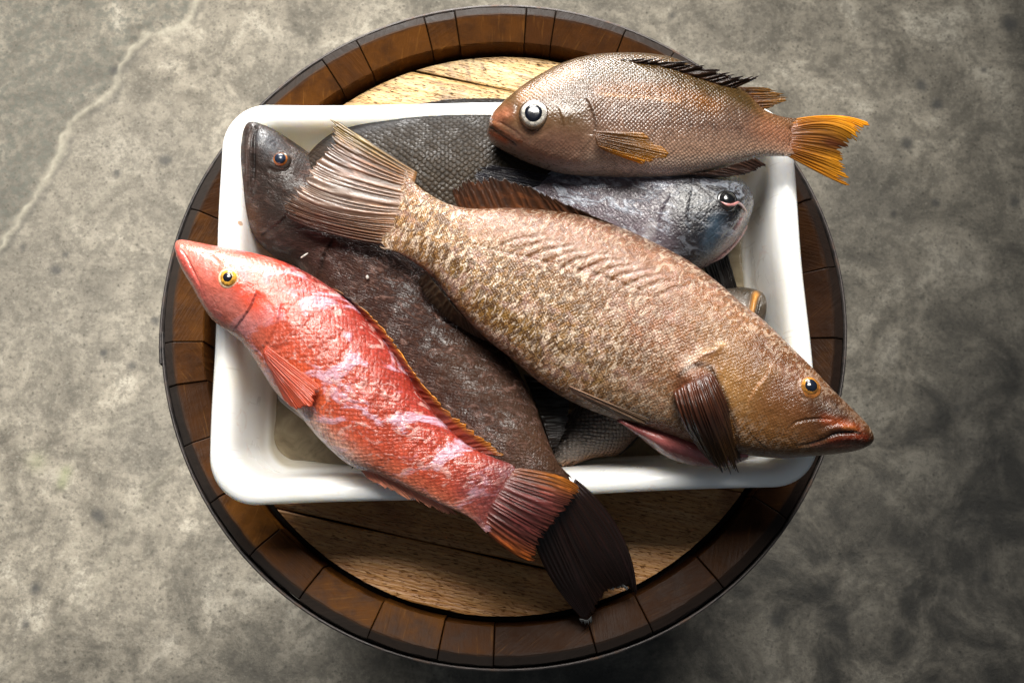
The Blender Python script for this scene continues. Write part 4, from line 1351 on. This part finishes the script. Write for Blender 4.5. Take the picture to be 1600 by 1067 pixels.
f.paint([(700, 690), (740, 720)], 16, (170, 70, 46), 0.6)
f.paint([(740, 770), (790, 790)], 34, (134, 64, 62), 0.85, jit=10)
f.paint([(800, 735), (785, 780), (762, 825)], 40, (104, 48, 46), 0.9, jit=16)
f.paint([(790, 735), (770, 780), (750, 820)], 40, 0, 0.9, target='pat', v=0.12)
f.paint([(640, 600), (680, 650), (730, 695)], 10, (150, 50, 40), 0.7, jit=6)
f.paint([(284, 388), (292, 397)], 2.2, (250, 176, 164), 0.8)
f.line([(281, 388), (290, 400), (300, 420), (313, 446)], 1.8, 1.2)
f.line([(400, 455), (392, 475), (378, 498), (362, 518)], 11, -2.0, 'step')
f.paint([(399, 460), (391, 478), (377, 500), (363, 518)], 1.6, (120, 48, 40), 0.7)
f.line([(440, 470), (432, 505), (420, 530), (402, 548), (385, 545)], 10, -1.3, 'step')
f.line([(310, 390), (330, 400), (345, 412)], 3, 0.6)
f.bulge(356, 433, 20, 1.4)
f.line([(455, 535), (430, 545), (415, 538)], 3, 0.8)
for k in range(16):
    x0 = 450 + k * 20
    y0 = 470 + k * 17
    f.line([(x0 + 40, y0 - 20), (x0 + 10, y0 + 10), (x0 - 10, y0 + 50)], 3.0, 0.5, jit=22)
f.finish()
f.eye(356, 433, 13, (232, 196, 160), (226, 164, 60), 0.48, pup=(18, 20, 30), bulge=0.38, off=(-0.05, 0.05))
f.fin('tail_fin', [(802, 730), (786, 756), (768, 785), (745, 818)], [(908, 764), (898, 782), (872, 812), (850, 845), (837, 880)], [0.102, 0.106, 0.106, 0.100], [0.094, 0.097, 0.098, 0.092, 0.082], 17, (118, 58, 54), (104, 52, 40),
      mid=[(870, 742), (858, 770), (838, 800), (815, 825), (798, 862)], zm=[0.103, 0.107, 0.108, 0.104, 0.094], cm=(112, 50, 48), jag=0.06, notch=0.09, edge=[(0.0, (206, 120, 36), 0.16), (1.0, (176, 88, 24), 0.12)], amp=0.0012)
f.fin('dorsal_fin', [(512, 449), (550, 476), (585, 515), (620, 562), (650, 607), (685, 655), (725, 692), (755, 710)], [(530, 454), (572, 486), (606, 520), (640, 570), (672, 612), (712, 650), (758, 684), (792, 714)],
      [0.106, 0.106, 0.106, 0.104, 0.103, 0.102, 0.1, 0.1], [0.112, 0.114, 0.114, 0.114, 0.112, 0.110, 0.106, 0.101], 24, (150, 58, 44), (204, 134, 44), cm=(150, 62, 44), jag=0.10, notch=0.12, edge=[(0.06, (26, 28, 36), 0.07)], amp=0.0010, mat=FINL)
f.fin('anal_fin', [(560, 728), (600, 744), (640, 764), (680, 783), (705, 795)], [(578, 752), (628, 776), (668, 792), (700, 804), (716, 805)], [0.098, 0.097, 0.097, 0.098], [0.094, 0.092, 0.09, 0.09], 12, (230, 140, 116), (236, 160, 126), jag=0.15, notch=0.2, mat=FINL)
f.fin('pectoral_fin', [(416, 540), (412, 550), (414, 562), (420, 574)], [(502, 604), (500, 622), (486, 638), (466, 642), (446, 628)], [0.134, 0.133, 0.130, 0.126], [0.137, 0.136, 0.133, 0.127, 0.122], 14, (188, 76, 54), (206, 88, 58), jag=0.10, notch=0.02, amp=0.0003, mat=FINL)
f.fin('pelvic_fin', [(470, 640), (474, 650), (480, 660)], [(430, 612), (434, 622), (444, 632)], [0.088, 0.088, 0.086], [0.082, 0.080, 0.078], 5, (222, 188, 172), (206, 196, 190), edge=[(0.1, (70, 60, 56), 0.12)])

lipm = eye_mat('red_lip_skin', (226, 104, 94), 0.25)
tube('lip', [(277, 392), (280, 400), (286, 412), (296, 432), (306, 452)], [0.101, 0.101, 0.102, 0.105, 0.106], 0.0021, lipm, f.root)
tube('lip', [(290, 380), (286, 385), (284, 391)], [0.107, 0.108, 0.109], 0.0026, lipm, f.root)

# ------------------------------------------------------------------ loose scales on the dark grouper
sm = eye_mat('loose_scale_white', (196, 186, 176), 0.25)
for (x, y, z, rx, ry, an, lab) in [(475.5, 399.5, 0.0842, 6.5, 1.6, 35, 'white sliver lying behind the gill of the dark grouper'), (574, 433, 0.0835, 2.4, 3.0, 10, 'tiny round pale scale stuck on the back of the dark grouper')]:
    c = W(x, y, z)
    k = DIST / FPX
    bm = bmesh.new()
    bmesh.ops.create_uvsphere(bm, u_segments=16, v_segments=8, radius=1)
    for v_ in bm.verts:
        a = v_.co.x * rx * k
        b = v_.co.y * ry * k
        ca, sa = math.cos(math.radians(an)), math.sin(math.radians(an))
        v_.co = (c[0] + a * ca - b * sa, c[1] + a * sa + b * ca, c[2] + v_.co.z * 0.0007)
    me = bpy.data.meshes.new('loose_scale')
    bm.to_mesh(me)
    bm.free()
    me.materials.append(sm)
    o = link('loose_scale', me)
    tag(o, lab, 'fish scale')
